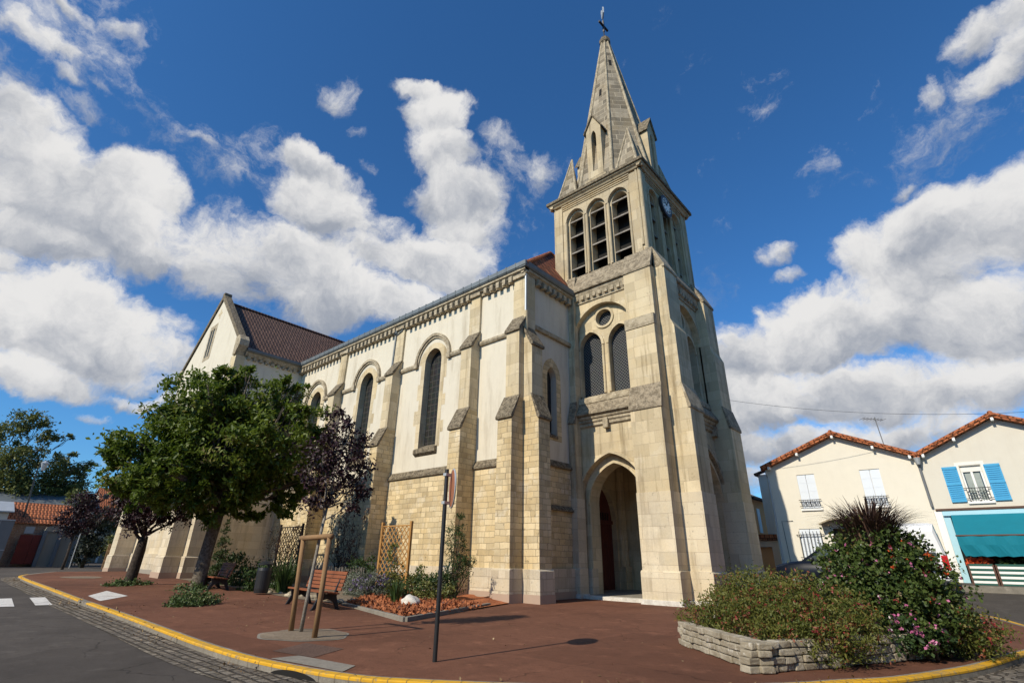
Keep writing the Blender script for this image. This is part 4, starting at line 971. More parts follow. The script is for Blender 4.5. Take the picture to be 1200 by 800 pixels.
# lucarnes
def lucarne(ang):
    Rm = Matrix.Rotation(ang, 4, 'Z')
    def pl(u, v, d):    # local: u across, front at distance D
        p = Rm @ Vector((u, -(2.60 + d), 0)); return (sx+p.x, sy+p.y, v)
    hole = arch(0, .17, 22.95, 25.6, 26.1, 6)
    mb = MB(); mb.hole_wall(pl, [(-.52,22.3),(.52,22.3),(.52,26.2),(0,27.25),(-.52,26.2)], [hole], .5)
    for s in (-.52, .52): mb.add([pl(s,22.3,0),pl(s,26.2,0),pl(s,26.2,-1.6),pl(s,22.3,-1.6)], [(0,1,2,3)])
    mb.prism([(.0,21.7),(.12,21.7),(.12,22.35),(0,22.45)], lambda u,v,a: pl(a,v,u), -.72, .72)
    mb.prism([(-.8,21.7),(.06,21.7),(.06,22.3),(-.8,22.3)], lambda u,v,a: pl(a,v,u), -.62, .62)
    o = part('lucarne', mb, 'belfry')
    mb = MB(); mb.face(pl, hole, -.45); part('slit_opening', mb, 'dark', o)
    mb = MB()
    for s in (1, -1): mb.prism([(s*.66,26.02),(s*.66,26.16),(0,27.48),(0,27.28)], lambda u,v,a: pl(u,v,a), -1.5, .1)
    part('lucarne_roof', mb, 'lichen', o)
for k in range(4): lucarne(k*math.pi/2)
# weathercock on its cross
wc = thing('weathercock', 'iron cross with gilded weathercock on the tip of the spire', 'weathercock', (sx, sy, ST+.7))
mb = MB(); mb.tube([(sx,sy,ST+.6),(sx,sy,ST+3.6)], [.05,.035], 8); build('rod', mb, 'black_metal', wc)
mb = MB(); mb.beam((sx-.04,sy-.55,ST+2.0),(sx+.04,sy+.55,ST+2.0),.13); mb.beam((sx,sy,ST+1.35),(sx,sy,ST+2.6),.12)
build('cross', mb, 'black_metal', wc)
mb = MB(); cockp = [(-.5,.35),(-.62,.75),(-.45,.95),(-.25,.55),(.1,.45),(.25,.75),(.2,.98),(.34,1.0),(.42,.85),(.5,.8),(.4,.72),(.38,.4),(.2,.1),(.05,0),(-.2,.08)]
mb.prism(cockp, lambda u,v,a: (sx - u*.50 - a*.8, sy + u*.62 - a*.5, ST+2.85+v*1.15 + u*.5), -.05, .05); build('cock', mb, 'zinc_pale', wc)

# ------------------------------------------------------------------ houses on the right
HY = 30.0
def house_window(par, pl, x0, x1, z0, z1, style):
    """pl(u,v,d) plane of the facade"""
    mb = MB(); mb.face(pl, [(x0,z0),(x1,z0),(x1,z1),(x0,z1)], -.16); w = build('window', mb, 'window_glass', par)
    mb = MB(); t = .06
    for (a, b, c, d) in ((x0,x1,z0,z0+t),(x0,x1,z1-t,z1),(x0,x0+t,z0,z1),(x1-t,x1,z0,z1),((x0+x1)/2-.04,(x0+x1)/2+.04,z0,z1)):
        mb.prism([(a,c),(b,c),(b,d),(a,d)], pl, -.155, -.09)
    build('frame', mb, 'white', w)
    mb = MB(); mb.prism([(x0-.08,z0-.09),(x1+.08,z0-.09),(x1+.08,z0),(x0-.08,z0)], pl, -.15, .08); build('sill', mb, 'white', w)
    if style in ('closed', 'barred'):
        for (a, b) in ((x0, (x0+x1)/2-.012), ((x0+x1)/2+.012, x1)):
            mb = MB(); mb.prism([(a,z0+.02),(b,z0+.02),(b,z1-.02),(a,z1-.02)], pl, -.08, -.03)
            for k in range(1, 4): mb.prism([(a+.02,z0+k*(z1-z0)/4),(b-.02,z0+k*(z1-z0)/4),(b-.02,z0+k*(z1-z0)/4+.012),(a+.02,z0+k*(z1-z0)/4+.012)], pl, -.03, -.022)
            build('shutter', mb, 'shutter_white', w)
    if style == 'open':
        for (a, b) in ((x0-.62, x0-.1), (x1+.1, x1+.62)):
            mb = MB(); mb.prism([(a,z0),(b,z0),(b,z1),(a,z1)], pl, .015, .05)
            k = z0+.1
            while k < z1-.12: mb.prism([(a+.05,k),(b-.05,k),(b-.05,k+.05),(a+.05,k+.05)], pl, .05, .072); k += .085
            for kk in (z0, (z0+z1)/2-.05, z1-.09): mb.prism([(a,kk),(b,kk),(b,kk+.09),(a,kk+.09)], pl, .05, .08)
            build('shutter', mb, 'blue_shutter', w)
        mb = MB()
        for (a, b) in ((x0+.1, x0+.36), (x1-.36, x1-.1)): mb.prism([(a,z0+.08),(b,z0+.08),(b,z1-.08),(a,z1-.08)], pl, -.159, -.157)
        build('curtain', mb, 'curtain', w)
    mb = MB(); r = .014
    if style == 'barred':
        n = 7
        for k in range(n): u = x0-.02+(x1-x0+.04)*k/(n-1); mb.tube([pl(u,z0-.02,.10), pl(u,z1-.12,.10)], r, 6)
        for zz in (z0+.05, z1-.28): mb.tube([pl(x0-.14,zz,.10), pl(x1+.14,zz,.10)], .018, 6)
        for u in (x0-.14, x1+.14): mb.tube([pl(u,z1-.28,.10), pl(u,z1-.28,-.05)], .018, 6)
    else:
        zt = z0 + (.42 if style == 'closed' else .55)
        for zz in (z0+.12, zt): mb.tube([pl(x0-.10,zz,.10), pl(x1+.10,zz,.10)], .016, 6)
        n = 9
        for k in range(n): 
            u = x0+(x1-x0)*k/(n-1); mb.tube([pl(u,z0+.12,.10), pl(u,zt,.10)], .010, 5)
        for k in range(4):
            u = x0+(x1-x0)*(k+.5)/4; mb.tube([pl(u+.09*math.cos(a*math.pi/5), (z0+.12+zt)/2+.10*math.sin(a*math.pi/5), .10) for a in range(11)], .010, 5, cap=False)
    build('railing', mb, 'black_metal', w)
    return w
def gable_house(root, x0, x1, zl, zp, xp, zr, wallmat, holes, tile, depth=11, gz=-.5):
    pl = planeS(HY)
    mb = MB(); mb.hole_wall(pl, [(x0,gz),(x1,gz),(x1,zr),(xp,zp),(x0,zl)], holes, .17)
    mb.add([(x0,HY,gz),(x0,HY+depth,gz),(x0,HY+depth,zl),(x0,HY,zl)], [(0,1,2,3)]); mb.add([(x1,HY,gz),(x1,HY+depth,gz),(x1,HY+depth,zr),(x1,HY,zr)], [(0,1,2,3)])
    mb.face(planeN(HY+depth), [(x0,gz),(x1,gz),(x1,zr),(xp,zp),(x0,zl)])
    build('wall', mb, wallmat, root)
    mb = MB(); ov = .36; th = .14
    for (xa, za, s) in ((x0, zl, -1), (x1, zr, 1)):
        sl = (zp-za)/(xp-xa); xe = xa + s*.12; ze = za + sl*(xe-xa)
        mb.add([(xe,HY-ov,ze+.02),(xp,HY-ov,zp+.02),(xp,HY+depth+.2,zp+.02),(xe,HY+depth+.2,ze+.02),(xe,HY-ov,ze+th),(xp,HY-ov,zp+th),(xp,HY+depth+.2,zp+th),(xe,HY+depth+.2,ze+th)],
               [(0,1,2,3),(4,7,6,5),(0,4,5,1),(3,2,6,7),(0,3,7,4),(1,5,6,2)])
    rf = build('roof', mb, tile, root)
    mb = MB()
    for (xa, za, s) in ((x0, zl, -1), (x1, zr, 1)):
        a = Vector((xa+s*.12, HY-ov+.03, za+(zp-za)/(xp-xa)*s*.12+th+.02)); b = Vector((xp, HY-ov+.03, zp+th+.02)); n = int((b-a).length/.38)
        for k in range(n): 
            p = a+(b-a)*(k/n); q = a+(b-a)*((k+1.06)/n); mb.tube([p, q], [.080, .077], 8)
    mb.tube([(xp,HY-ov-.04,zp+th+.04),(xp,HY+depth+.2,zp+th+.04)], .10, 10)
    build('verge_tiles', mb, tile, rf)
    mb = MB()
    for f in (.08, .5): 
        for (xa, za) in ((x0, zl), (x1, zr)): 
            x = xa+(xp-xa)*f; z = za+(zp-za)*f; mb.box(x-.05, x+.05, HY-ov+.02, HY+.05, z-.13, z+.015); mb.cut()
    mb.box(xp-.05, xp+.05, HY-ov+.02, HY+.05, zp-.13, zp+.0); build('purlin_end', mb, 'white', rf)
h1 = thing('terraced_house', 'cream gabled house with closed white shutters and a dark car parked in front', 'house', (-4.7, HY, .8), group='gabled houses across the street')
W1 = [(-6.52,-5.70,4.05,5.74), (-3.72,-2.90,4.05,5.74), (-6.90,-5.98,1.72,3.10)]
DR = [(-5.42,.6),(-4.42,.6),(-4.42,3.08),(-5.42,3.08)]
gable_house(h1, -8.0, -1.335, 6.12, 7.50, -4.48, 6.05, 'house_cream', [[(a,c),(b,c),(b,d),(a,d)] for (a,b,c,d) in W1] + [DR], 'orange_tile')
pl = planeS(HY)
for (a, b, c, d), st in zip(W1, ('closed', 'closed', 'barred')): house_window(h1, pl, a, b, c, d, st)
mb = MB(); mb.face(pl, DR, -.15); dd = build('front_door', mb, 'dark_wood', h1)
mb = MB(); 
for (a, b, c, d) in ((-5.5,-5.42,.7,3.12),(-4.42,-4.34,.7,3.12),(-5.5,-4.34,3.08,3.18)): mb.box(a, b, HY-.03, HY+.1, c, d)
build('door_frame', mb, 'white', dd)
mb = MB(); n = 12
prof = [(-5.85+1.6*k/n, 3.30+.22*math.sin(math.pi*k/n)) for k in range(n+1)]
mb.prism(prof + [(u, v-.06) for (u, v) in reversed(prof)], lambda u,v,a: (u, HY-a, v), .0, .62); build('canopy', mb, 'mould', h1)
mb = MB(); mb.tube([(-7.55,HY-.05,1.0),(-7.62,HY-.05,3.5),(-7.1,HY-.04,3.5)], .015, 6); mb.tube([(-1.36,HY-.1,6.0),(-1.33,HY-.12,3.9)], .05, 8); build('service_cable', mb, 'grey_panel', h1)
mb = MB(); mb.box(-7.3, -6.95, HY-.05, HY+.02, 1.0, 1.55); mb.box(-6.95, -6.85, HY-.1, HY, 2.75, 2.9); build('meter_box', mb, 'house_white', h1)
mb = MB(); ax0 = (-2.55, HY+1.6, 6.6); mb.tube([ax0, (-2.65,HY+1.6,8.55)], .022, 6); mb.tube([(-3.15,HY+1.3,8.5),(-2.35,HY+1.9,8.42)], .014, 5)
for k in range(7): 
    c = Vector((-3.15,HY+1.3,8.5)).lerp(Vector((-2.35,HY+1.9,8.42)), k/6); mb.tube([c+Vector((.16,-.2,.0)), c-Vector((.16,-.2,0))], .010, 5)
build('aerial', mb, 'grey_panel', h1)
mb = MB(); mb.lathe((-1.34,HY-.28,5.72), [(.0,0),(.07,.02),(.12,.25),(.14,.32),(0,.32)], 10); mb.tube([(-1.34,HY-.28,6.05),(-1.34,HY+.2,6.1)], .06, 8); build('valley_spout', mb, 'zinc_pale', h1)
mb = MB(); mb.tube([(-7.9,HY-.3,6.0),(-7.9,HY-.07,5.7),(-7.9,HY-.07,.8)], .045, 8); build('downpipe', mb, 'zinc_pale', h1)
h2 = thing('terraced_house', 'grey gabled house with bright blue shutters above a shop with teal awning', 'house', (1.6, HY, .8), group='gabled houses across the street')
W2 = (.02, .72, 4.05, 5.55)
SHOP = [(-.95,.75),(4.4,.75),(4.4,3.45),(-.95,3.45)]
gable_house(h2, -1.33, 4.6, 6.05, 7.45, 1.62, 6.05, 'house_grey', [[(W2[0],W2[2]),(W2[1],W2[2]),(W2[1],W2[3]),(W2[0],W2[3])], SHOP], 'orange_tile')
house_window(h2, pl, *W2, 'open')
mb = MB(); mb.prism([(-.12,3.98),(-.12,5.72),(.86,5.72),(.86,3.98),(.75,3.98),(.75,5.58),(-.01,5.58),(-.01,3.98)], pl, -.02, .012); mb.prism([(.02,5.30),(.72,5.30),(.72,5.55),(.02,5.55)], pl, -.15, -.08); build('window_surround', mb, 'house_white', h2)
mb = MB(); mb.box(-1.25, 4.6, HY-.10, HY+.02, 3.72, 3.80); build('fascia_moulding', mb, 'brown_paint', h2)
mb = MB(); mb.box(-1.05, 4.5, HY-.16, HY+.02, 3.50, 3.68); mb.box(-1.05, -.82, HY-.06, HY+.02, .75, 3.50); build('shopfront', mb, 'pale_blue', h2)
mb = MB(); mb.box(-1.32, -1.06, HY-.05, HY+.02, .7, 3.70); build('white_pier', mb, 'white', h2)
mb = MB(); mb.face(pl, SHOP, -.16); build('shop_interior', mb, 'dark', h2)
aw = MB(); A0 = (HY-.16, 3.52); A1 = (HY-1.55, 2.66)
aw.add([(-.78,A0[0],A0[1]),(4.3,A0[0],A0[1]),(4.3,A1[0],A1[1]),(-.78,A1[0],A1[1]),(-.78,A0[0],A0[1]-.03),(4.3,A0[0],A0[1]-.03),(4.3,A1[0],A1[1]-.03),(-.78,A1[0],A1[1]-.03)], [(0,1,2,3),(4,7,6,5),(0,4,5,1),(3,2,6,7),(0,3,7,4),(1,5,6,2)])
aw = build('awning', aw, 'teal', h2)
mb = MB(); n = 40; V = []
for k in range(n+1):
    x = -.78+5.08*k/n; V += [(x, A1[0]-.02+.012*math.sin(k*1.3), A1[1]-.05), (x, A1[0]-.03+.03*math.sin(k*1.3+.4), A1[1]-.38), (x+.1, A1[0]+.0+.05*math.sin(k*.9), A1[1]-.80+.02*math.sin(k*2.1))]
mb.add(V, [(k*3+j, k*3+j+1, k*3+j+4, k*3+j+3) for k in range(n) for j in range(2)]); build('valance', mb, 'teal', aw)
mb = MB(); mb.tube([(-.80,A1[0],A1[1]-.03),(4.32,A1[0],A1[1]-.03)], .035, 8); mb.tube([(-.6,A0[0],3.2),(-.6,A1[0],A1[1]-.04)], .025, 6); build('awning_bar', mb, 'brown_paint', aw)
def stall(x0, x1, label):
    s = thing('market_stall', label, 'stall', ((x0+x1)/2, HY-1.0, .8), group='striped shop stalls')
    mb = MB(); k = 0; z = .80
    cols = []
    b1 = MB(); b2 = MB()
    while z < 1.52:
        (b1 if k % 2 else b2).box(x0, x1, HY-1.35-.0, HY-1.30, z, z+.085); z += .088; k += 1
    build('white_slats', b1, 'white', s); build('green_slats', b2, 'green_stripe', s)
    mb = MB(); mb.box(x0, x1, HY-1.3, HY-.5, 1.42, 1.5); mb.box(x0-.02, x0+.04, HY-1.36, HY-.5, .78, 1.56); mb.box(x1-.04, x1+.02, HY-1.36, HY-.5, .78, 1.56); build('stall_frame', mb, 'brown_paint', s)
    P = np.stack([rng.uniform(x0+.05, x1-.05, 500), rng.uniform(HY-1.28, HY-.55, 500), rng.uniform(1.5, 1.72, 500)], 1); leaves('produce', P, .14, 'fl_orange' if x0 < 0 else 'leaf_shrub', s, .9)
stall(-.72, .05, 'striped green and white stall with red produce under the teal awning')
stall(.12, 4.2, 'long striped green and white stall at the right end of the shop')
# pavement in front of the houses
mb = MB(); mb.add([(-9,HY-2.2,.80),(8,HY-2.2,.80),(8,HY+.1,.86),(-9,HY+.1,.86),(-9,HY-2.2,.5),(8,HY-2.2,.5)], [(0,1,2,3),(0,4,5,1)]); struct('far_pavement', mb, 'asphalt')
mb = MB(); mb.box(-9, 8, HY-2.35, HY-2.2, .4, .815); struct('far_kerb', mb, 'concrete')
# orange house and garage between the tower and the cream house
oh = thing('orange_house', 'orange rendered house behind a low peach garage beside the church', 'house', (-12.5, 40, .8))
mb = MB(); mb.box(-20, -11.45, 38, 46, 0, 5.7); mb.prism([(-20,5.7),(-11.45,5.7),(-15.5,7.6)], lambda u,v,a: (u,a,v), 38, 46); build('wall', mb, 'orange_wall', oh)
mb = MB(); mb.beam((-11.2,37.7,5.60),(-15.6,37.7,7.75),.5,.16); mb.beam((-11.2,37.7,5.60),(-11.2,46,5.6),.3,.14); build('roof_edge', mb, 'brown_tile', oh)
mb = MB(); mb.box(-11.445, -11.40, 39, 39.6, 3.4, 5.0); build('window', mb, 'white', oh)
ga = thing('garage', 'peach garage with an orange door and flat parapet', 'garage', (-10.2, 31.5, .9))
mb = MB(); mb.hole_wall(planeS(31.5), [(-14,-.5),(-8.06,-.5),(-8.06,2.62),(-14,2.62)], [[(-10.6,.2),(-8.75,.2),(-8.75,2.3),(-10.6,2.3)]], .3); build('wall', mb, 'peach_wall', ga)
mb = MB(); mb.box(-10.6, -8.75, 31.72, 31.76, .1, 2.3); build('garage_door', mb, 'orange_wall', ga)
mb = MB(); mb.box(-14, -8.05, 31.36, 32.9, 2.64, 2.94); build('parapet', mb, 'orange_tile', ga)
an = thing('annex', 'narrow set back cream annex with a dark roof edge left of the cream house', 'house', (-9.2, 33.5, .8))
mb = MB(); mb.box(-9.25, -8.03, 33, 40, -.5, 6.35); build('wall', mb, 'house_white', an)
mb = MB(); mb.beam((-9.4,32.9,6.36),(-8.03,32.9,6.78),.3,.12); mb.beam((-9.32,32.8,6.36),(-9.32,40,6.36),.16,.14); build('roof_edge', mb, 'brown_tile', an)
# cable from the church to the shop
mb = MB(); a = Vector((-8.0,26.0,9.15)); b = Vector((3.5,30.5,7.6))
mb.tube([a.lerp(b, k/16) + Vector((0,0,-1.6*(k/16)*(1-k/16))) for k in range(17)], .008, 5); tag(build('overhead_cable', mb, 'black_metal'), 'thin black overhead cable from the church tower towards the houses', 'cable')

# ------------------------------------------------------------------ vehicles
def wheel(par, x, y, z, r, w=.2):
    mb = MB(); mb.lathe((0,0,0), [(r*.55,-w/2),(r*.95,-w/2),(r,-w*.3),(r,w*.3),(r*.95,w/2),(r*.55,w/2)], 20)
    mb.v = [(v[0], v[2], v[1]) for v in mb.v]; o = build('wheel', mb, 'tyre', par, smooth=True, world=False); o.location = (x, y, z)
    mb = MB(); mb.lathe((0,0,0), [(0,-w*.35),(r*.5,-w*.3),(r*.58,-w*.45),(r*.58,w*.45),(r*.5,w*.3),(0,w*.35)], 20); mb.v = [(v[0], v[2], v[1]) for v in mb.v]
    build('rim', mb, 'zinc_pale', o, smooth=True, world=False)
def loft(secs):
    """secs: list of rings (lists of points) joined in order"""
    mb = MB(); n = len(secs[0])
    for s in secs: mb.v += [tuple(p) for p in s]
    for i in range(len(secs)-1):
        for k in range(n): mb.f.append((i*n+k, i*n+(k+1) % n, (i+1)*n+(k+1) % n, (i+1)*n+k)); mb.m.append(0)
    mb.f += [tuple(range(n-1,-1,-1)), tuple(range((len(secs)-1)*n, len(secs)*n))]; mb.m += [0,0]; return mb
def carbody(stations, hw):
    """stations (x, z_low, z_belt, z_top, half width at belt, half width at top)"""
    S = []
    for (x, zl, zb, zt, wb, wt) in stations:
        S.append([(x,-wb*.92,zl),(x,-wb,zl+(zb-zl)*.35),(x,-wb*.985,zb),(x,-wt,zt-.03),(x,-wt*.8,zt),(x,wt*.8,zt),(x,wt,zt-.03),(x,wb*.985,zb),(x,wb,zl+(zb-zl)*.35),(x,wb*.92,zl)])
    return loft(S)
def hatchback():
    r = thing('parked_car', 'dark blue car parked in front of the cream house, half hidden by flowers', 'car', (-5.0, 26.9, T(-5, 26.9)-.12), rad(180))
    s = 1.12
    mb = carbody([(2.05,.35,.62,.66,.62,.5),(1.98,.25,.70,.80,.78,.66),(1.5,.22,.78,.92,.86,.74),(.95,.22,.86,.985,.88,.76),(.2,.22,.90,.96,.88,.80),(-1.2,.22,.92,.98,.88,.80),(-1.85,.24,.90,1.0,.84,.76),(-2.02,.35,.80,.92,.74,.6)], .88)
    mb.v = [(a*s, b*s, c*s) for a, b, c in mb.v]; build('body', mb, 'car_blue', r, smooth=True, world=False)
    mb = carbody([(.98,.93,.95,.98,.74,.70),(.35,.93,1.2,1.38,.74,.60),(-.1,.93,1.25,1.47,.74,.60),(-1.0,.93,1.25,1.46,.74,.60),(-1.6,.93,1.2,1.36,.72,.58),(-1.95,.93,.95,1.02,.70,.62)], .8)
    mb.v = [(a*s, b*s, c*s) for a, b, c in mb.v]; build('cabin_glass', mb, 'window_glass', r, smooth=True, world=False)
    mb = carbody([(.30,1.375,1.39,1.41,.59,.56),(-.1,1.44,1.46,1.49,.60,.57),(-1.0,1.43,1.45,1.48,.60,.57),(-1.58,1.34,1.36,1.39,.58,.55)], .8)
    mb.v = [(a*s, b*s, c*s) for a, b, c in mb.v]; build('roof_panel', mb, 'car_blue', r, smooth=True, world=False)
    for sy_ in (-1, 1):
        mb = MB()
        for (xa, za, xb, zb) in ((1.0,.95,.32,1.40),(-.35,.95,-.4,1.45),(-1.25,.95,-1.5,1.40)): mb.beam((xa*s, sy_*.745*s, za*s), (xb*s, sy_*.605*s, zb*s), .07)
        build('pillar', mb, 'car_blue', r, world=False)
        mb = MB(); mb.lathe((.62*s, sy_*.98*s, 1.02*s), [(0,-.08),(.09,-.06),(.11,0),(.09,.07),(0,.09)], 10); build('mirror', mb, 'black_metal', r, smooth=True, world=False)
        mb = MB(); mb.obox((1.93*s, sy_*.58*s, .66*s), (1,0,0), (0,1,0), (0,0,1), .07, .15, .07); build('headlight', mb, 'headlight', r, bevel=.02, world=False)
        for x in (1.32, -1.28): wheel(r, x*s, sy_*.78*s, .31*s, .31*s)
    mb = MB(); mb.box(2.03*s, 2.06*s+.02, -.3, .3, .42, .55); build('number_plate', mb, 'white', r, world=False)
    return r
hatchback()
def van():
    x, y = -2.05, 25.6; r = thing('parked_van', 'white van seen from behind with red tail lights beside the shop', 'van', (x, y, T(x, y)-.12), rad(97)); s = 1.0
    mb = carbody([(4.35,.4,.8,.9,.8,.6),(4.2,.3,.95,1.15,.92,.78),(3.4,.28,1.15,1.35,.95,.8),(2.7,.28,1.3,2.25,.95,.74),(2.2,.28,1.35,2.55,.95,.76),(.25,.28,1.35,2.6,.95,.78),(.04,.35,1.35,2.5,.92,.74),(-.05,.42,1.3,2.3,.86,.68)], .9)
    build('body', mb, 'car_white', r, smooth=False, world=False, bevel=.02)
    mb = MB(); mb.add([(-.06,-.62,1.35),(-.06,.62,1.35),(-.02,.56,2.2),(-.02,-.56,2.2)], [(0,1,2,3)]); build('rear_window', mb, 'window_glass', r, world=False)
    for sg in (-1, 1):
        mb = MB(); mb.add([(.5,sg*.94,1.38),(2.5,sg*.94,1.38),(2.25,sg*.86,2.1),(.55,sg*.86,2.25)], [(0,1,2,3)]); mb.add([(2.62,sg*.945,1.38),(3.35,sg*.945,1.38),(2.95,sg*.87,2.0),(2.62,sg*.86,2.1)], [(0,1,2,3)]); build('side_window', mb, 'window_glass', r, world=False)
        mb = MB(); mb.box(-.07, .06, sg*.82-.09, sg*.82+.10, .95, 1.45); build('tail_light', mb, 'tail_red', r, bevel=.02, world=False)
        mb = MB(); mb.box(3.1, 3.3, sg*1.08-.08, sg*1.08+.08, 1.35, 1.65); build('mirror', mb, 'black_metal', r, bevel=.03, world=False)
        for xx in (.8, 3.5): wheel(r, xx, sg*.82, .36, .36)
    mb = MB(); mb.box(-.14, .05, -.9, .9, .36, .62); build('bumper', mb, 'black_metal', r, bevel=.03, world=False)
    mb = MB(); mb.box(-.10, -.05, -.28, .28, .82, .94); build('number_plate', mb, 'white', r, world=False)
van()

# ------------------------------------------------------------------ sign, stakes, benches, bin
sg = thing('road_sign', 'black pole with a round road sign seen edge-on at the pavement edge', 'sign', (-6.95, 6.12, 0))
mb = MB(); mb.tube([(-6.95,6.12,-.05),(-6.95,6.12,2.96)], .036, 14); build('pole', mb, 'black_metal', sg)
dn_ = Vector((-.549, -.836, 0)).normalized(); cpt = Vector((-6.95,6.12,2.63)) + Vector((.105,.06,0)); tv = Vector((-dn_.y, dn_.x, 0))
mb = MB(); mb.tube([cpt - dn_*.012, cpt + dn_*.012], .325, 36); pt = build('sign_disc', mb, 'rust_red', sg)
mb = MB(); rr = [cpt + (tv*math.cos(a)+Vector((0,0,1))*math.sin(a))*.325 for a in [2*math.pi*k/36 for k in range(37)]]; mb.tube(rr, .016, 6, cap=False); build('rim', mb, 'zinc_pale', pt)
mb = MB(); mb.box(-6.99, -6.91, 6.07, 6.20, 2.36, 2.41); mb.box(-6.99, -6.91, 6.07, 6.20, 2.84, 2.89); mb.obox(cpt - tv*.02 - dn_*.03, tv, dn_, (0,0,1), .02, .02, .27); build('bracket', mb, 'zinc_pale', sg)
st = thing('tree_stakes', 'rustic wooden stake frame with a crossbar around a young purple tree', 'tree stakes', (-11.0, 6.05, .0))
La, Lb, Ra, Rb = (-11.59,6.10,-.05), (-11.63,6.05,1.88), (-10.38,5.97,-.05), (-10.40,5.99,1.88)
for (a, b) in ((La, Lb), (Ra, Rb)): build('stake', MB().tube([a, Vector(a).lerp(Vector(b), .5)+Vector((.01,0,0)), b], [.055,.052,.047], 12), 'stake_wood', st, smooth=True)
build('crossbar', MB().tube([Vector(Lb)+Vector((-.09,0,-.02)), Vector(Rb)+Vector((.09,0,-.0))], [.055,.055], 12), 'stake_wood', st, smooth=True)
def bench(name, label, p0, p1, z, L=None):
    p0 = Vector(p0); p1 = Vector(p1); d = p1 - p0; L = d.length; a = math.atan2(d.y, d.x)
    r = thing(name, label, 'bench', (*((p0+p1)/2), z), a, group='wooden benches along the church wall'); h = L/2
    mb = MB()
    for k in range(5): mb.box(-h, h, -.02+k*.118, .08+k*.118, .475-.012*k, .52-.012*k)
    build('seat', mb, 'bench_wood', r, bevel=.008, world=False)
    mb = MB(); up = Vector((0,.26,.96)).normalized()
    for k in range(5):
        c = Vector((0,.60,.56)) + up*(k*.112); mb.obox(c, (1,0,0), up, Vector((1,0,0)).cross(up), h, .047, .02)
    build('backrest', mb, 'bench_wood', r, bevel=.008, world=False)
    for x in (-h+.32, h-.32):
        mb = MB(); prof = [(.02,.48),(-.02,.47),(.02,.30),(-.10,.06),(-.16,.0),(-.02,.0),(.02,.06),(.13,.24),(.34,.30),(.52,.20),(.62,.0),(.76,.0),(.70,.08),(.60,.36),(.66,.62),(.80,1.06),(.75,1.08),(.58,.66),(.52,.47),(.3,.43)]
        mb.prism(prof, lambda u,v,aa: (aa, u, v), x-.035, x+.035); build('leg', mb, 'black_metal', r, bevel=.008, world=False)
    return r
bench('park_bench', 'slatted wooden bench behind the staked young purple tree', (-17.75,9.0), (-14.95,8.62), .02)
bench('park_bench', 'slatted wooden bench next to the trunk of the big green tree', (-26.4,9.35), (-24.2,9.0), .11)
bi = thing('litter_bin', 'dark cylindrical litter bin between the two benches', 'bin', (-21.72, 9.92, T(-21.7,9.9)))
z = T(-21.7,9.9); build('bin_body', MB().lathe((-21.72,9.92,z), [(0,.05),(.25,.05),(.27,.2),(.28,.85),(.26,.95),(.2,.95),(.2,.75),(0,.75)], 24), 'black_metal', bi, smooth=False)
build('bin_lid', MB().lathe((-21.72,9.92,z), [(.29,1.05),(.29,1.09),(.16,1.18),(0,1.2)], 24), 'black_metal', bi)
mb = MB()
for a in (0, 2.1, 4.2): mb.beam((-21.72+.24*math.cos(a),9.92+.24*math.sin(a),z+.85),(-21.72+.24*math.cos(a),9.92+.24*math.sin(a),z+1.07),.03)
build('lid_support', mb, 'black_metal', bi)

# ------------------------------------------------------------------ flower bed, trellises, fence
fb = thing('flower_bed', 'low concrete edged flower bed filled with orange bark mulch', 'flower bed', (-14, 11.5, 0))
EDG = [(-16.3,10.25),(-11.5,9.05),(-13.2,13.9)]
mb = MB()
for a, b in zip(EDG[:-1], EDG[1:]): mb.beam((a[0],a[1],.03), (b[0],b[1],.03), .14, .16)
build('border', mb, 'concrete', fb, bevel=.015)
mb = MB(); bl = [(-16.2,10.3),(-11.6,9.15),(-13.2,13.8),(-13.8,15.8),(-21.0,15.8),(-21.0,11.5)]
nx = 60
V = []; Q = []
for j in range(nx+1):
    for i in range(nx+1):
        u, v = i/nx, j/nx; p = Vector(bl[0]).lerp(Vector(bl[1]), u)*(1-v) + Vector((-21,15.9)).lerp(Vector((-13.6,15.9)), u)*v
        ed = min(u, 1-u, v)*12; V.append((p.x, p.y, .045 + .07*min(1, ed) + .035*math.sin(p.x*5.1+p.y*3.3)*min(1,ed) + .025*math.sin(p.x*11-p.y*9)*min(1,ed)))
for j in range(nx):
    for i in range(nx): Q.append((j*(nx+1)+i, j*(nx+1)+i+1, (j+1)*(nx+1)+i+1, (j+1)*(nx+1)+i))
mb.add(V, Q); build('mulch_ground', mb, 'mulch', fb, smooth=True)
n = 7000; u = rng.uniform(0,1,n); v = rng.uniform(0,1,n)**1.4*.6
a0, a1, c0, c1 = [np.array(q) for q in (bl[0], bl[1], (-21,15.9), (-13.6,15.9))]
P = (a0+(a1-a0)*u[:,None])*(1-v[:,None]) + (c0+(c1-c0)*u[:,None])*v[:,None]; P = np.c_[P, .10+rng.uniform(-.02,.05,n)]
ch = leaves('bark_chips', P, .11, 'fl_orange', fb, .6); ch.data.materials[0] = leafmat('bark_chip', (.22,.07,.028), (.44,.16,.065), (.14,.06,.04), 0, .9); ch['kind'] = 'stuff'
mb = MB(); sheetpts = [(-34.5,10.9),(-26,10.6),(-19,10.0),(-16.4,10.4),(-21,15.9),(-35,15.9)]
mb.add([(x, y, T(x,y)+.012) for x, y in sheetpts], [tuple(range(6))]); struct('bare_soil', mb, 'soil')
mb = MB(); mb.lathe((0,0,0), [(0,0)], 3)
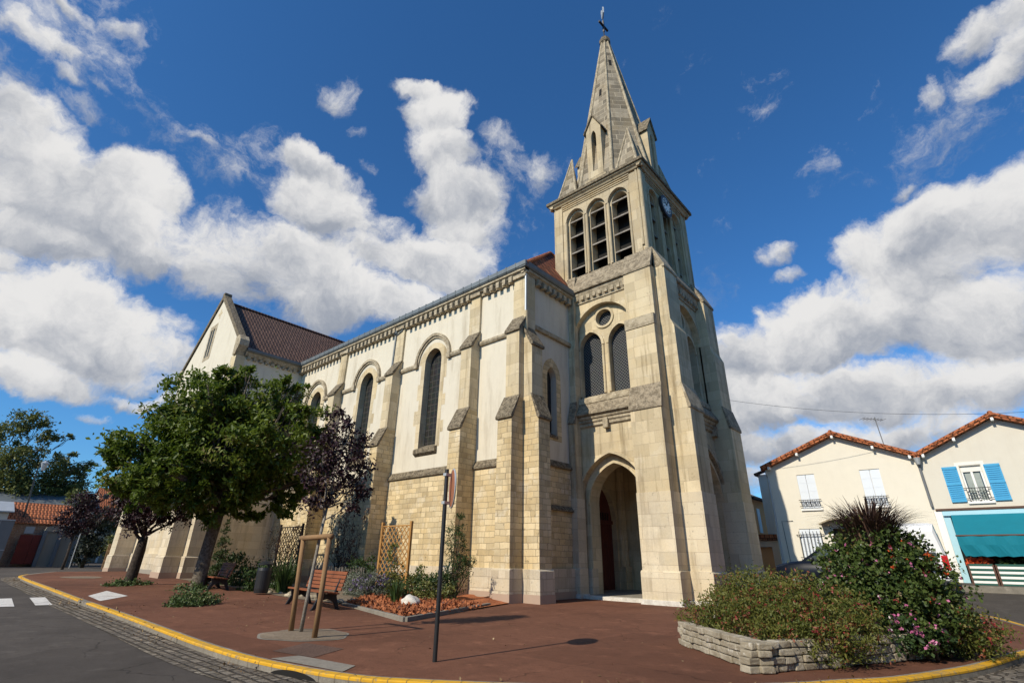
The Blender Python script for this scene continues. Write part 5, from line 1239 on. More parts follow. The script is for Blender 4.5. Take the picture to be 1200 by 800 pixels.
def rock(name, c, r, mat, label, group=None, sq=(1,1,.6), seed=0):
    bm = bmesh.new(); bmesh.ops.create_icosphere(bm, subdivisions=3, radius=1); rs = random.Random(seed)
    ph = [rs.uniform(0,6) for _ in range(6)]
    for v in bm.verts:
        p = v.co; k = 1+.16*math.sin(3*p.x+ph[0])+.14*math.sin(4*p.y+ph[1])+.10*math.sin(6*p.z+5*p.x+ph[2])+.05*math.sin(11*p.y+ph[3]); v.co = Vector((p.x*r*sq[0]*k, p.y*r*sq[1]*k, p.z*r*sq[2]*k))
    me = bpy.data.meshes.new(name); bm.to_mesh(me); bm.free(); me.materials.append(MAT[mat])
    for p_ in me.polygons: p_.use_smooth = True
    o = bpy.data.objects.new(name, me); COL.objects.link(o); o.location = c; o.rotation_euler = (0,0,rs.uniform(0,6)); tag(o, label, 'rock', group); return o
rock('white_rock', (-14.1,11.25,.16), .36, 'white_stone', 'big pale limestone boulder lying on the orange mulch', sq=(1.0,.75,.55), seed=3)
for k in range(13): rock('border_rock', (-23.5+k*.62, 10.75-.02*k+.2*math.sin(k*2.1), T(-20,10)+.02), .15+.05*math.sin(k*1.7), 'mould', 'small pale stone edging the soil behind the benches', 'pale edging stones', seed=k+10)
def trellis(label, x0, x1, y, zb, zt, mat, posts=True, pitch=.19, diag=True):
    r = thing('trellis', label, 'trellis', ((x0+x1)/2, y, 0)); mb = MB(); h = zt - zb; w = x1 - x0
    k = -h
    while k < w:
        for sgn in (1, -1):
            a, b = max(0, k), min(w, k + h)
            if b > a:
                za, zc = a - k, b - k
                if sgn < 0: za, zc = h - za, h - zc
                mb.beam((x0+a, y+sgn*.012, zb+za), (x0+b, y+sgn*.012, zb+zc), .035, .018, up=(0,1,0))
        k += pitch
    build('lattice', mb, mat, r)
    mb = MB()
    for zz in (zb, zt): mb.beam((x0,y,zz),(x1,y,zz),.06,.05)
    build('rail', mb, mat, r)
    for x in (x0, x1): build('post', MB().box(x-.055, x+.055, y-.05, y+.05, 0, zt+.16), mat, r, bevel=.01)
    return r
trellis('golden wooden lattice trellis with a climber beside the sign pole', -18.80, -16.9, 13.2, .5, 2.66, 'trellis_wood', pitch=.27)
trellis('dark lattice trellis against the church wall beyond the bin', -30.3, -27.75, 14.3, .4, 2.95, 'dark_wood', pitch=.30)
pf = thing('picket_fence', 'low grey chestnut paling fence behind the wooden bench', 'fence', (-22, 13.2, 0)); mb = MB()
for k in range(40):
    x = -24.6+k*.115; mb.beam((x+random.uniform(-.02,.02),13.4,.02),(x+random.uniform(-.03,.03),13.4,1.0+random.uniform(-.08,.1)),.045,.03)
build('pales', mb, 'grey_wood', pf); mb = MB()
for zz in (.3, .8): mb.tube([(-24.7,13.42,zz),(-20,13.42,zz)], .012, 5)
build('wire', mb, 'zinc_pale', pf)

# ------------------------------------------------------------------ vegetation
def limb_path(a, b, sag=.15, n=5, seed=0):
    rs = random.Random(seed); a = Vector(a); b = Vector(b); L = (b-a).length
    return [a.lerp(b, k/n) + Vector((rs.uniform(-1,1), rs.uniform(-1,1), rs.uniform(-.3,.6)))*L*.06*math.sin(math.pi*k/n) + Vector((0,0,-sag*L*math.sin(math.pi*k/n)*.3)) for k in range(n+1)]
def tree(name, label, base, trunk, lobes, leafm, barkm, nleaf, nclump, size, cat='tree', cr=.28, shell=.55, aspect=.5, group=None, limbs=True, hang=.2, flat=1.0, twig=.035):
    r = thing(name, label, cat, base, group=group)
    mb = MB(); mb.tube([t[0] for t in trunk], [t[1] for t in trunk], 12)
    build('trunk', mb, barkm, r, smooth=True)
    if limbs:
        top = Vector(trunk[-1][0]); r0 = trunk[-1][1]; mb = MB(); 
        for i, l in enumerate(lobes):
            c = Vector(l[:3]); st_ = Vector(trunk[-1][0]) if i % 3 else Vector(trunk[-2][0]).lerp(top, .6)
            P = limb_path(st_, c, n=6, seed=i); mb.tube(P, [r0*(.5 if nclump > 600 else .35)*(1-k/6.6)+twig*.4 for k in range(7)], 7)
            for j in range(5):
                d = unit(1)[0]; mb.tube(limb_path(P[4], c+Vector(d)*l[3]*.85, n=4, seed=i*9+j), [twig*1.1,twig*.9,twig*.7,twig*.5,twig*.2], 5)
        build('limbs', mb, barkm, r, smooth=True)
    P, tn = clumps(lobes, nclump, nleaf, shell, cr, flat)
    leaves('crown', P, size, leafm, r, aspect, tone=tn, hang=hang, south=.7)
    return r
# big green tree. p = across the view, d = away from the viewer
vd = Vector((-.945, .327, 0)); vp = Vector((.327, .945, 0))
def pd(b, L): return [(b[0]+vp.x*p+vd.x*d, b[1]+vp.y*p+vd.y*d, z, r) for (p, d, z, r) in L]
B2 = (-25.67, 8.95, .10)
L2 = pd(B2, [(-3.1,0,6.0,1.5),(-3.3,-.3,4.9,1.15),(-3.9,.2,5.5,.7),(-2.1,-.8,7.5,1.5),(-1.2,.2,8.7,1.15),(-.4,-.5,9.2,.75),(.5,.3,8.3,1.3),(1.6,0,8.2,1.25),(2.2,.1,9.1,.75),(2.8,.2,7.7,1.3),(3.4,0,6.6,1.1),(3.9,.1,5.8,.75),(-.2,-1.7,6.2,1.7),(1.9,-1.3,6.0,1.5),(-1.8,1.3,6.2,1.7),(1.2,1.6,6.3,1.7),(-2.2,-1.2,4.4,1.1),(-1.0,-1.2,3.9,.9),(2.6,0.0,4.9,1.1),(3.3,.2,4.7,.7),(.9,-.9,4.5,1.1),(.2,.5,7.2,1.4),(4.3,.0,7.0,.45),(-1.6,-.6,5.6,1.2),(-.3,-.9,3.5,.75),(.8,-.3,3.7,.8),(-1.6,-.5,3.6,.7),(1.8,.2,4.0,.8),(-2.9,.2,3.9,.8),(2.9,.3,4.0,.75),(-.2,1.0,3.8,1.0)])
for k in range(46):      # small sprays that break the outline
    l = L2[k % 24]; d = Vector(unit(1)[0]); d.z = abs(d.z)*.9 - .2; q = Vector(l[:3]) + d.normalized()*l[3]*1.12; L2.append((q.x, q.y, q.z, .28+.16*random.random()))
tree('ash_tree', 'big leafy green tree with a pale grey trunk rising from an ivy patch', B2,
     [((B2[0],B2[1],-.1),.38),((B2[0]-.0,B2[1]+.02,.35),.29),((B2[0]-.02,B2[1]+.05,1.4),.255),((B2[0]-.05,B2[1]+.15,2.7),.25),((B2[0]-.05,B2[1]+.25,4.0),.21)], L2, 'leaf', 'bark', 66000, 950, .215, cr=.20, shell=.6, aspect=.46)
B1 = (-29.73, 7.5, .12)
tree('purple_plum_tree', 'dark purple leaved tree to the left of the big green tree', B1,
     [((B1[0],B1[1],-.1),.30),((B1[0]+.02,B1[1],.5),.24),((B1[0],B1[1]+.05,1.6),.22),((B1[0],B1[1]+.05,2.2),.18)], pd(B1, [(0,0,3.9,1.2),(-.9,0,3.6,.8),(.8,.1,3.5,.8),(-.3,-.4,4.8,.9),(.5,.3,4.7,.8),(-1.1,0,4.6,.6),(-1.3,.1,4.0,.5),(0,-.6,3.0,.7),(1.3,0,3.2,.5),(-.6,0,2.8,.5)]), 'leaf_purple', 'bark_dark', 7500, 320, .15, group='purple leaved trees', cr=.26)
B0 = (-53.45, 8.85, .30)
tree('purple_plum_tree', 'small far purple leaved tree with a thin leaning trunk by the street corner', B0,
     [((B0[0],B0[1],-.1),.10),((B0[0],B0[1]+.03,1.2),.09),((B0[0],B0[1],2.6),.08)], pd(B0, [(0,0,4.0,1.0),(-.6,0,3.9,.7),(.7,0,4.2,.8),(-.1,0,5.0,.8),(.5,0,5.4,.6),(-.4,0,3.2,.6),(.4,0,3.1,.5)]), 'leaf_purple', 'bark_dark', 4600, 240, .18, group='purple leaved trees')
BS = (-11.22, 6.12, 0)
tree('young_plum_tree', 'young purple leaved tree with a slim pale trunk tied inside stakes', BS,
     [((BS[0],BS[1],-.05),.042),((-11.16,6.13,.9),.036),((-11.12,6.16,1.8),.034),((-11.08,6.2,2.5),.030)], [(-11.1,6.25,3.1,.40),(-11.25,6.0,3.7,.38),(-10.95,6.45,3.6,.42),(-11.15,6.2,4.2,.34),(-10.8,6.7,3.05,.30),(-11.35,5.85,3.2,.28),(-10.85,6.6,4.1,.25),(-11.2,6.1,2.7,.22),(-10.75,6.8,3.5,.22),(-11.15,6.15,4.6,.2),(-10.9,6.4,4.5,.16),(-11.3,5.9,2.6,.2),(-10.8,6.6,2.6,.2),(-10.65,6.95,2.9,.16)], 'leaf_purple', 'bark_pale', 4600, 300, .095, group='purple leaved trees', cr=.40, shell=.45, twig=.014)
# large airy tree behind the far wall
BT = (-78, 5.6, .4)
def fpt(px, py, X=-78):
    d = R_*((px-600)/585) - U_*((py-400)/585) + F_; t = X/d.x; return (X, d.y*t, 1.5+d.z*t)
LT = [(*fpt(x, y), r) for (x, y, r) in ((42,497,.8),(20,502,.9),(0,508,1.0),(58,512,.7),(40,532,.9),(12,540,1.1),(-8,545,1.2),(30,556,1.0),(60,556,1.0),(80,545,.8),(93,552,.7),(72,570,1.1),(48,577,1.2),(15,572,1.3),(-10,580,1.3),(62,590,.8),(86,574,.9),(96,566,.6),(101,547,.4),(92,530,.3),(28,522,.5),(66,535,.35),(82,512,.25))]
LT = [(x+rng.uniform(-2.5,2.5), y, z, r*1.35) for (x, y, z, r) in LT]
tree('robinia_tree', 'tall airy tree with open branches behind the far garden wall', BT, [((-78,4.2,0),.34),((-78,4.6,3),.28),((-78,5.2,6),.22),((-78,5.0,9),.14)], LT, 'leaf_far', 'bark_dark', 24000, 480, .30, cr=.40, shell=.25, twig=.022)
def bush(name, label, lobes, mat, nleaf, size, cat='shrub', stems=None, stemmat='bark_dark', nclump=None, cr=.3, shell=.5, aspect=.5, flowers=(), group=None, hang=0, up=.4, flat=1.0):
    b = (lobes[0][0], lobes[0][1], max(0, min(l[2]-l[3] for l in lobes)))
    r = thing(name, label, cat, b, group=group)
    P, tn = clumps(lobes, nclump or max(20, nleaf//22), nleaf, shell, cr, flat); P[:,2] = np.maximum(P[:,2], .03+T(b[0],b[1]))
    leaves('foliage', P, size, mat, r, aspect, tone=tn, hang=hang, up=up)
    mb = MB()
    for i, l in enumerate(lobes):
        for j in range(3 if stems is None else stems):
            d = unit(1)[0]; mb.tube(limb_path((b[0]+random.uniform(-.1,.1)*3*l[3], b[1]+random.uniform(-.1,.1)*3*l[3], T(b[0],b[1])), Vector(l[:3])+Vector(d)*l[3]*.7, n=4, seed=i*5+j), [.02,.016,.012,.008,.004], 5)
    build('stems', mb, stemmat, r)
    for (fm, n, fs) in flowers:
        tot = sum(l[3]**2 for l in lobes); Q = []
        for (x, y, z, rr) in lobes:
            k = max(2, int(n*rr*rr/tot)); d = unit(k); d[:,2] = np.abs(d[:,2])*.9-.15; c = np.array([x,y,z]) + d*rr*rng.uniform(.92,1.12,(k,1))
            q = c[:,None,:] + rng.normal(size=(k,6,3))*fs*.22; Q.append(q.reshape(-1,3))
        fl = leaves('flowers', np.concatenate(Q), fs, fm, r, .8); fl['kind'] = 'stuff'
    return r
bush('ivy_patch', 'low variegated ground cover around the big tree trunk foot', [(-25.3,8.6,.12,.45),(-25.6,9.1,.12,.4)], 'leaf_ivy', 900, .11, flat=.5)
bush('ivy_patch', 'low variegated ivy mound on the pavement before the first bench', [(-18.7,6.5,.16,.45),(-18.9,6.95,.12,.4),(-18.5,6.15,.10,.38),(-19.1,6.5,.1,.4)], 'leaf_ivy', 3000, .09, shell=.4, flat=.7)
bush('ivy_patch', 'low variegated ground cover around the dark purple tree foot', [(-29.4,7.2,.15,.5),(-29.7,7.8,.15,.45),(-29.1,6.9,.12,.4)], 'leaf_ivy', 1500, .11, flat=.6)
bush('lavender_bush', 'grey leaved lavender bush with faded purple flower spikes', [(-18.1,12.65,.45,.5),(-17.8,13.0,.4,.45),(-18.4,12.3,.4,.45)], 'leaf_grey', 2600, .12, aspect=.22, flowers=[('fl_lav', 90, .09)], hang=-.6)
bush('yellow_shrub', 'yellow green shrub at the right of the golden trellis', [(-16.9,13.9,.5,.55),(-16.3,14.2,.45,.45),(-17.4,13.5,.45,.42),(-16.6,13.6,.75,.35)], 'leaf_yellow', 1800, .11)
bush('climbing_rose', 'leggy climber growing through the golden trellis', [(-17.6,13.1,1.1,.35),(-17.3,13.05,.6,.4),(-17.7,13.1,1.8,.22)], 'leaf_yellow', 500, .12, shell=.2)
bush('tall_shrub', 'tall thin leaved green shrub against the church buttress', [(-14.95,13.8,.6,.45),(-14.8,13.9,1.2,.45),(-14.9,13.85,1.9,.42),(-15.0,13.75,2.5,.34),(-14.85,13.9,2.95,.2),(-14.5,14.1,1.4,.3),(-15.2,13.6,.9,.3)], 'leaf_shrub', 3300, .10, aspect=.28, shell=.2, stems=4)
bush('dark_shrub', 'dark green shrub in the shade behind the bin', [(-23.4,10.6,.55,.6),(-22.9,11.1,.6,.55),(-24.0,10.5,.4,.45)], 'leaf_shrub', 1500, .13)
bush('dark_shrub', 'dark green shrub in the shade behind the far bench', [(-27.6,11.4,.8,.7),(-28.2,11.2,.6,.6),(-26.9,11.3,.5,.5)], 'leaf_shrub', 1500, .15)
bush('green_shrub', 'leafy green shrub in the corner behind the lavender', [(-20.9,13.9,1.0,.55),(-21.3,14.2,.7,.5),(-20.5,13.9,.6,.45)], 'leaf_shrub', 1300, .13)
bush('red_twig_shrub', 'reddish twiggy shrub standing in front of the shaded wall', [(-23.6,11.6,1.2,.6),(-23.7,11.5,2.0,.65),(-23.3,11.9,2.6,.5),(-24.1,11.3,1.7,.5)], 'leaf_reddish', 1500, .07, shell=.2, stems=7)
bush('slim_conifer', 'slim upright conifer against the shaded church wall', [(-31.9,12,.7,.42),(-31.95,12,1.4,.40),(-32.0,12,2.1,.32),(-32.0,12,2.7,.20),(-32.0,12,3.1,.10)], 'leaf_shrub', 1800, .14, aspect=.3, hang=-.8, shell=.3)
def grasses(name, label, c, n, L, spread, mat, w=.018, cat='ornamental grass', droop=.5, group=None, base=.12, z=None):
    r = thing(name, label, cat, c, group=group); c = np.array(c, float); V = []; Fc = []; tn = []; K = 6
    for i in range(n):
        a = rng.uniform(0, 2*math.pi); sp = spread*rng.uniform(.15, 1)**.8; ll = L*rng.uniform(.6, 1.1); b = c + np.array([math.cos(a), math.sin(a), 0])*base*rng.uniform(0,1)
        sd = np.array([-math.sin(a), math.cos(a), 0]); o = len(V); t = rng.uniform(0, 1)
        for k in range(K+1):
            f = k/K; p = b + np.array([math.cos(a), math.sin(a), 0])*sp*f**1.5 + np.array([0,0,1])*ll*(f - droop*(sp/spread)*f**2.6); ww = w*(1-f**2)+.002
            V += [p - sd*ww, p + sd*ww]; tn += [t, t]
        Fc += [(o+2*k, o+2*k+1, o+2*k+3, o+2*k+2) for k in range(K)]
    me = bpy.data.meshes.new('blades'); me.from_pydata([tuple(np.array(v)-np.array(r.location)) for v in V], [], Fc); at = me.attributes.new('tone','FLOAT','POINT'); at.data.foreach_set('value', np.array(tn, np.float32))
    me.materials.append(MAT[mat]); o = bpy.data.objects.new('blades', me); COL.objects.link(o); o.parent = r; return r
grasses('iris_clump', 'clump of sword shaped green leaves beside the pale boulder', (-15.0,11.35,.08), 70, .85, .45, 'leaf_shrub', .03, 'plant', .25)
grasses('tall_grass', 'tall green grass clump in the shade right of the bin', (-22.1,11.0,.1), 160, 1.75, .8, 'leaf_shrub', .02, droop=.45, base=.3)
# leafless-looking climber on the wall
cl = thing('wall_climber', 'sparse twiggy climber spreading up the sunlit church wall', 'climber', (-24.0, 15.2, 0)); mb = MB(); Pp = []
for i in range(26):
    x0 = -24.9+random.uniform(-.3,.9)*1.6; tp = Vector((x0+random.uniform(-.9,1.6), 14.9+random.uniform(-.3,.4), random.uniform(1.6,5.2))); P = limb_path((x0,15.0,.05), tp, n=7, seed=i+50); mb.tube(P, [.02,.018,.015,.012,.01,.008,.006,.004], 5)
    for j in range(6):
        q = P[random.randint(2,7)]; e = q+Vector((random.uniform(-.5,.5),random.uniform(-.2,.2),random.uniform(-.1,.6))); mb.tube([q, e], [.008,.003], 4); Pp += [np.array(q.lerp(e, t)) + rng.normal(size=3)*.06 for t in rng.uniform(.2,1.1,9)]
build('stems', mb, 'bark_dark', cl); leaves('foliage', np.array(Pp), .10, 'leaf_reddish', cl, .5)

# ------------------------------------------------------------------ stone planter with flowers (front right)
plr = thing('stone_planter', 'low dry stone planter full of flowers at the front of the church', 'planter', (-3, 11.5, 0))
PW_ = [(-5.3,13.6),(-4.91,10.68),(-2.94,8.95),(-2.2,10.35),(-1.12,12.75),(-1.3,14.4),(-3.0,15.4),(-5.3,13.6)]
mb = MB(); rs = random.Random(5); hs = [.33,.30,.36,.38,.40,.40,.36]
def stonebox(mb, c, tx, ny, L, d, h):
    V = []; 
    for k in (-1,1):
        for (i, j) in ((-1,-1),(1,-1),(1,1),(-1,1)):
            jit = Vector((rs.uniform(-.012,.012), rs.uniform(-.014,.014), rs.uniform(-.007,.007))); V.append(c + tx*L*i*.5 + ny*d*j*.5 + Vector((0,0,h*k*.5)) + jit)
    mb.add(V, [(0,3,2,1),(4,5,6,7),(0,1,5,4),(1,2,6,5),(2,3,7,6),(3,0,4,7)])
for si, (a, b) in enumerate(zip(PW_[:-1], PW_[1:])):
    a = Vector((*a, 0)); b = Vector((*b, 0)); d = (b-a); Ls = d.length; d.normalize(); nn = Vector((-d.y, d.x, 0)); rows = 4 if si < 3 else 3; rh = (.40 if 0 < si < 5 else .36)/rows
    for rr_ in range(rows):
        s_ = -rs.uniform(0,.2)
        while s_ < Ls:
            L = rs.uniform(.13,.34); l = min(L, Ls - s_ + .05); stonebox(mb, a + d*(s_+l/2) + nn*(.10+rs.uniform(-.025,.03)) + Vector((0,0,rh*(rr_+.5)+.005)), d, nn, l-.012, .22, rh-.009); s_ += L
mpl = weathered('dry_stone', (.27,.23,.165), (.42,.375,.29), (.53,.49,.42), 2.2)
build('stone_wall', mb, mpl, plr, bevel=.018)
mb = MB(); q = PW_[:-1]; mb.add([(x*.96-.12, y*.985+.17, .33) for x, y in q], [tuple(range(len(q)))]); build('planter_soil', mb, 'soil', plr)
RED = [('fl_red', 420, .045)]
bush('red_salvia', 'wide red flowered salvia bush at the left of the stone planter', [(-4.35,11.3,.58,.42),(-4.72,11.05,.48,.32),(-3.8,11.2,.80,.52),(-3.4,10.8,.70,.52),(-4.05,10.6,.52,.40),(-3.6,11.7,.80,.5),(-3.5,10.2,.50,.42),(-4.2,11.9,.7,.5)], 'leaf_olive', 17000, .058, flowers=[('fl_red', 60, .035)], hang=-.5, cr=.25, shell=.35, aspect=.4, stems=6)
bush('red_salvia', 'red flowered salvia bush spilling over the middle of the planter wall', [(-2.95,11.0,.85,.52),(-2.5,11.1,.75,.5),(-2.75,10.4,.6,.5),(-2.35,10.5,.5,.45),(-2.2,10.2,.32,.35),(-2.6,9.9,.42,.32),(-2.1,11.3,.65,.42),(-1.95,10.7,.40,.36),(-3.0,10.2,.62,.42),(-3.1,11.6,.9,.45),(-2.9,9.75,.42,.3)], 'leaf_olive', 19000, .058, flowers=[('fl_red', 120, .035)], hang=-.5, cr=.25, shell=.35, aspect=.4, stems=6)
bush('red_salvia', 'reddish green salvia bush at the right end of the planter', [(-.95,13.0,.55,.48),(-.65,13.4,.45,.45),(-.35,13.75,.32,.36),(-.55,13.1,.25,.32),(-1.1,13.5,.6,.5)], 'leaf_olive', 9000, .06, flowers=[('fl_red', 60, .035)], hang=-.4, cr=.25, shell=.35, aspect=.4, stems=5)
bush('flower_mound', 'tall rounded mound of pink and red flowers under dark purple grass', [(-1.75,12.9,1.0,.90),(-1.75,12.85,1.5,.78),(-1.78,12.85,1.75,.42),(-1.45,12.5,.75,.62),(-2.2,12.6,.8,.62),(-1.2,12.9,.95,.68),(-1.2,12.4,.5,.4),(-2.1,12.8,1.35,.5),(-1.3,12.85,1.55,.55),(-1.14,12.95,1.6,.38),(-.9,13.0,1.15,.5),(-1.45,12.8,1.75,.4)], 'leaf_mound', 22000, .07, flowers=[('fl_pink', 130, .042), ('fl_orange', 50, .05), ('fl_red', 50, .045)], cr=.2, shell=.55, aspect=.7)
bush('pink_verbena', 'bright pink flower cluster hanging over the planter edge', [(-1.12,12.3,.35,.28),(-1.2,12.0,.25,.22),(-1.5,11.8,.45,.3)], 'leaf_shrub', 1200, .07, flowers=[('fl_pink', 50, .05)], aspect=.7)
grasses('purple_grass', 'spiky dark purple fountain grass on top of the flower mound', (-1.66,12.85,1.9), 760, 1.0, .95, 'grass_purple', .012, droop=.58, base=.42)

# ------------------------------------------------------------------ far left street
LX = -60.0
wl = thing('boundary_wall', 'grey rendered boundary wall with dark piers and a rounded top', 'wall', (LX, 9, .8))
mb = MB(); mb.box(LX-.3, LX, 7.9, 10.35, 0, 3.05); 
mb.prism([(7.9,3.05),(10.35,3.05),(10.2,3.4),(9.6,3.55),(8.6,3.55),(8.0,3.4)], lambda u,v,a: (a,u,v), LX-.28, LX-.02); build('wall_panel', mb, 'cement', wl)
for y in (8.0, 9.05, 10.3): build('pier', MB().box(LX-.32, LX+.12, y-.13, y+.13, 0, 3.12), 'grey_panel', wl)
mb = MB(); mb.box(LX-.35, LX+.1, 7.9, 10.4, 3.0, 3.09); build('coping', mb, 'concrete', wl)
gt_ = thing('red_gate', 'dark red double gate in the far wall', 'gate', (LX, 7.3, .6)); mb = MB(); mb.box(LX-.1, LX, 6.5, 7.32, .5, 2.75); mb.box(LX-.1, LX, 7.34, 7.85, .5, 2.75); build('gate_leaf', mb, 'red_gate', gt_)
mb = MB()
for z_ in (1.2, 2.0): mb.box(LX, LX+.03, 6.5, 7.85, z_, z_+.06)
build('rail', mb, 'red_gate', gt_)
gp = thing('metal_fence', 'tall grey sheet metal fence at the far left', 'fence', (-57, 4.2, .5)); mb = MB()
for k in range(8): mb.box(-57-.02*(k % 2), -56.95, -1+k*.82, -1+(k+1)*.82-.02, .3, 3.7)
build('panel', mb, 'grey_panel', gp); mb = MB(); mb.box(-56.97, -56.9, -1, 5.55, 1.5, 1.56); mb.box(-56.97, -56.9, -1, 5.55, 3.66, 3.74); build('rail', mb, 'zinc_pale', gp)
def gabled_shed(name, label, x0, x1, y0, y1, zw, zr, wm, rm, ridge='y', cat='house'):
    r = thing(name, label, cat, ((x0+x1)/2, (y0+y1)/2, 0)); mb = MB(); mb.box(x0, x1, y0, y1, 0, zw); 
    mb2 = MB(); o = .25
    if ridge == 'y':
        xm = (x0+x1)/2; mb.prism([(x0,zw),(x1,zw),(xm,zr)], lambda u,v,a: (u,a,v), y0, y1)
        for (a, b) in ((x0-o, xm), (x1+o, xm)): 
            ze = zw - (zr-zw)*o/((x1-x0)/2); mb2.add([(a,y0-o,ze+.03),(b,y0-o,zr+.03),(b,y1+o,zr+.03),(a,y1+o,ze+.03),(a,y0-o,ze+.12),(b,y0-o,zr+.12),(b,y1+o,zr+.12),(a,y1+o,ze+.12)], [(0,1,2,3),(4,7,6,5),(0,4,5,1),(3,2,6,7),(0,3,7,4),(1,5,6,2)])
    else:
        ym = (y0+y1)/2; mb.prism([(y0,zw),(y1,zw),(ym,zr)], lambda u,v,a: (a,u,v), x0, x1)
        for (a, b) in ((y0-o, ym), (y1+o, ym)):
            ze = zw - (zr-zw)*o/((y1-y0)/2); mb2.add([(x0-o,a,ze+.03),(x0-o,b,zr+.03),(x1+o,b,zr+.03),(x1+o,a,ze+.03),(x0-o,a,ze+.12),(x0-o,b,zr+.12),(x1+o,b,zr+.12),(x1+o,a,ze+.12)], [(0,1,2,3),(4,7,6,5),(0,4,5,1),(3,2,6,7),(0,3,7,4),(1,5,6,2)])
    build('wall', mb, wm, r); build('roof', mb2, rm, r); return r
s1 = gabled_shed('brick_shed', 'old brick shed with a long red tiled roof behind the red gate', -65, -60.6, 5.6, 9.4, 3.75, 5.3, 'brick', 'orange_tile')
mb = MB(); mb.box(-60.6, -60.55, 6.7, 7.3, 2.85, 3.4); build('window', mb, 'zinc_pale', s1)
gabled_shed('garden_house', 'small beige house with a pale roof behind the metal fence', -64, -59, -2, 5.2, 4.4, 5.2, 'house_grey', 'zinc_pale')
gabled_shed('grey_roof_house', 'low house with a dull grey roof beyond the red tiled shed', -82, -72, 5, 13.5, 5.2, 7.2, 'cement', 'zinc')
gabled_shed('red_roof_house', 'far house with an orange tiled roof at the end of the street', -92, -80, 15.5, 24, 4.6, 9.2, 'house_grey', 'orange_tile')
gabled_shed('far_house', 'pale far house with a brown roof at the left edge of the street', -100, -86, -14, -2, 5.2, 8.6, 'house_grey', 'brown_tile')
tree('cypress_tree', 'dense dark evergreen beside the far boundary wall', (-57.5,10.8,.4), [((-57.5,10.8,.1),.14),((-57.5,10.8,1.2),.12),((-57.5,10.8,3.5),.06)], [(-57.5,10.75,1.2,.75),(-57.6,10.9,2.0,.85),(-57.5,11.0,2.9,.8),(-57.5,11.05,3.8,.7),(-57.5,11.2,4.6,.5)], 'leaf_dark', 'bark_dark', 3500, 160, .22, limbs=False, hang=-.5)
tree('round_tree', 'pointed green tree behind the far purple tree', (-74,11.6,.4), [((-74,11.6,.2),.2),((-74,11.6,4),.15)], [(-74,11.6,5.0,1.3),(-74,11.7,6.4,1.0),(-74,11.3,7.3,.6)], 'leaf_far', 'bark_dark', 2200, 110, .3, limbs=False)
tree('round_tree', 'bright green tree in the far street beside the curled lamp', (-78,17.0,.4), [((-78,17.0,.2),.2),((-78,17.0,4),.15)], [(-78,17.0,5.0,1.5),(-78,16.4,6.3,1.2),(-78,17.8,6.2,1.2),(-78,17.2,7.3,.9)], 'leaf_far', 'bark_dark', 3000, 140, .3, limbs=False)
tree('round_tree', 'low yellow green shrub tree at the end of the street', (-66,14.0,.4), [((-66,14.0,.2),.1),((-66,14.0,1.6),.08)], [(-66,14.0,2.2,.8),(-66,14.6,2.5,.7),(-66,13.6,1.7,.6)], 'leaf_yellow', 'bark_dark', 1300, 70, .22, limbs=False)
fw = thing('garden_wall', 'pale far garden wall with white posts at the street end', 'wall', (-80, 22, .5)); mb = MB(); mb.box(-76, -75.8, 13.5, 30, 0, 2.6); build('wall_panel', mb, 'cement', fw)
for k in range(9): build('post', MB().box(-75.95, -75.65, 13.6+k*1.6, 13.8+k*1.6, 0, 3.0), 'white', fw)
rk = thing('bicycle_rail', 'rusty metal railing beside the end of the church', 'railing', (-50.0, 10.7, .3)); mb = MB()
for k in range(5): mb.tube([(-50.8+k*.35,10.75+k*.02,.3),(-50.7+k*.35,10.75+k*.02,2.1)], .04, 6)
for z_ in (.9, 1.6): mb.tube([(-50.9,10.75,z_),(-49.3,10.85,z_)], .03, 6)
build('bars', mb, 'stake_wood', rk)
lp = thing('street_lamp', 'dark street lamp with a lantern in front of the airy tree', 'street lamp', (-61, 4.0, .4))
a = fpt(18,612,-61); b = fpt(52,545,-61); mb = MB(); mb.tube([(-61,a[1]+.3,.3),(-61,a[1]+.45,3.5),(-61,b[1]-.35,8.0)], [.10,.08,.05], 8); mb.tube([(-61,b[1]-.35,8.0),(-61,b[1]-.25,b[2]+.2),(-61,b[1],b[2]+.4)], .04, 6); build('post', mb, 'black_metal', lp)
mb = MB(); mb.lathe((-61,b[1],b[2]-.45), [(0,0),(.12,.0),(.28,.6),(.32,.62),(.05,.85),(0,.9)], 8); build('lantern', mb, 'zinc_pale', lp)
lp = thing('street_lamp', 'slim street lamp with a curled bracket in the far street', 'street lamp', (-63, 12.2, .4))
b = fpt(111,580,-63); mb = MB(); mb.tube([(-63,b[1],.3),(-63,b[1],b[2])], .06, 8); C0 = Vector((-63, b[1]+.75, b[2]+.3)); mb.tube([(-63,b[1],b[2]-.2)]+[C0+Vector((0,-.75*math.cos(t),1.0*math.sin(t))) for t in [math.pi*k/14 for k in range(0,15)]]+[C0+Vector((0,.75-.5*math.sin(t*1.2),-.4*t)) for t in (.4,.8)], .035, 6, cap=False); build('post', mb, 'black_metal', lp)
mb = MB(); mb.lathe((-63,b[1]+.9,b[2]-.3), [(0,0),(.2,.05),(.25,.4),(.05,.55),(0,.55)], 8); build('lantern', mb, 'black_metal', lp)
ys = thing('road_sign', 'small red and white triangular give way sign far down the street', 'sign', (-56.5, 10.05, .4)); a = fpt(97,617,-56.5)
mb = MB(); mb.tube([(-56.5,a[1],.2),(-56.5,a[1],a[2]+.3)], .035, 8); build('pole', mb, 'zinc_pale', ys)
mb = MB(); mb.prism([(-.42,.28),(.42,.28),(0,-.42)], lambda u,v,d: (-56.45+d, a[1]+u, a[2]+v), 0, .02); tp = build('triangle', mb, 'tail_red', ys)
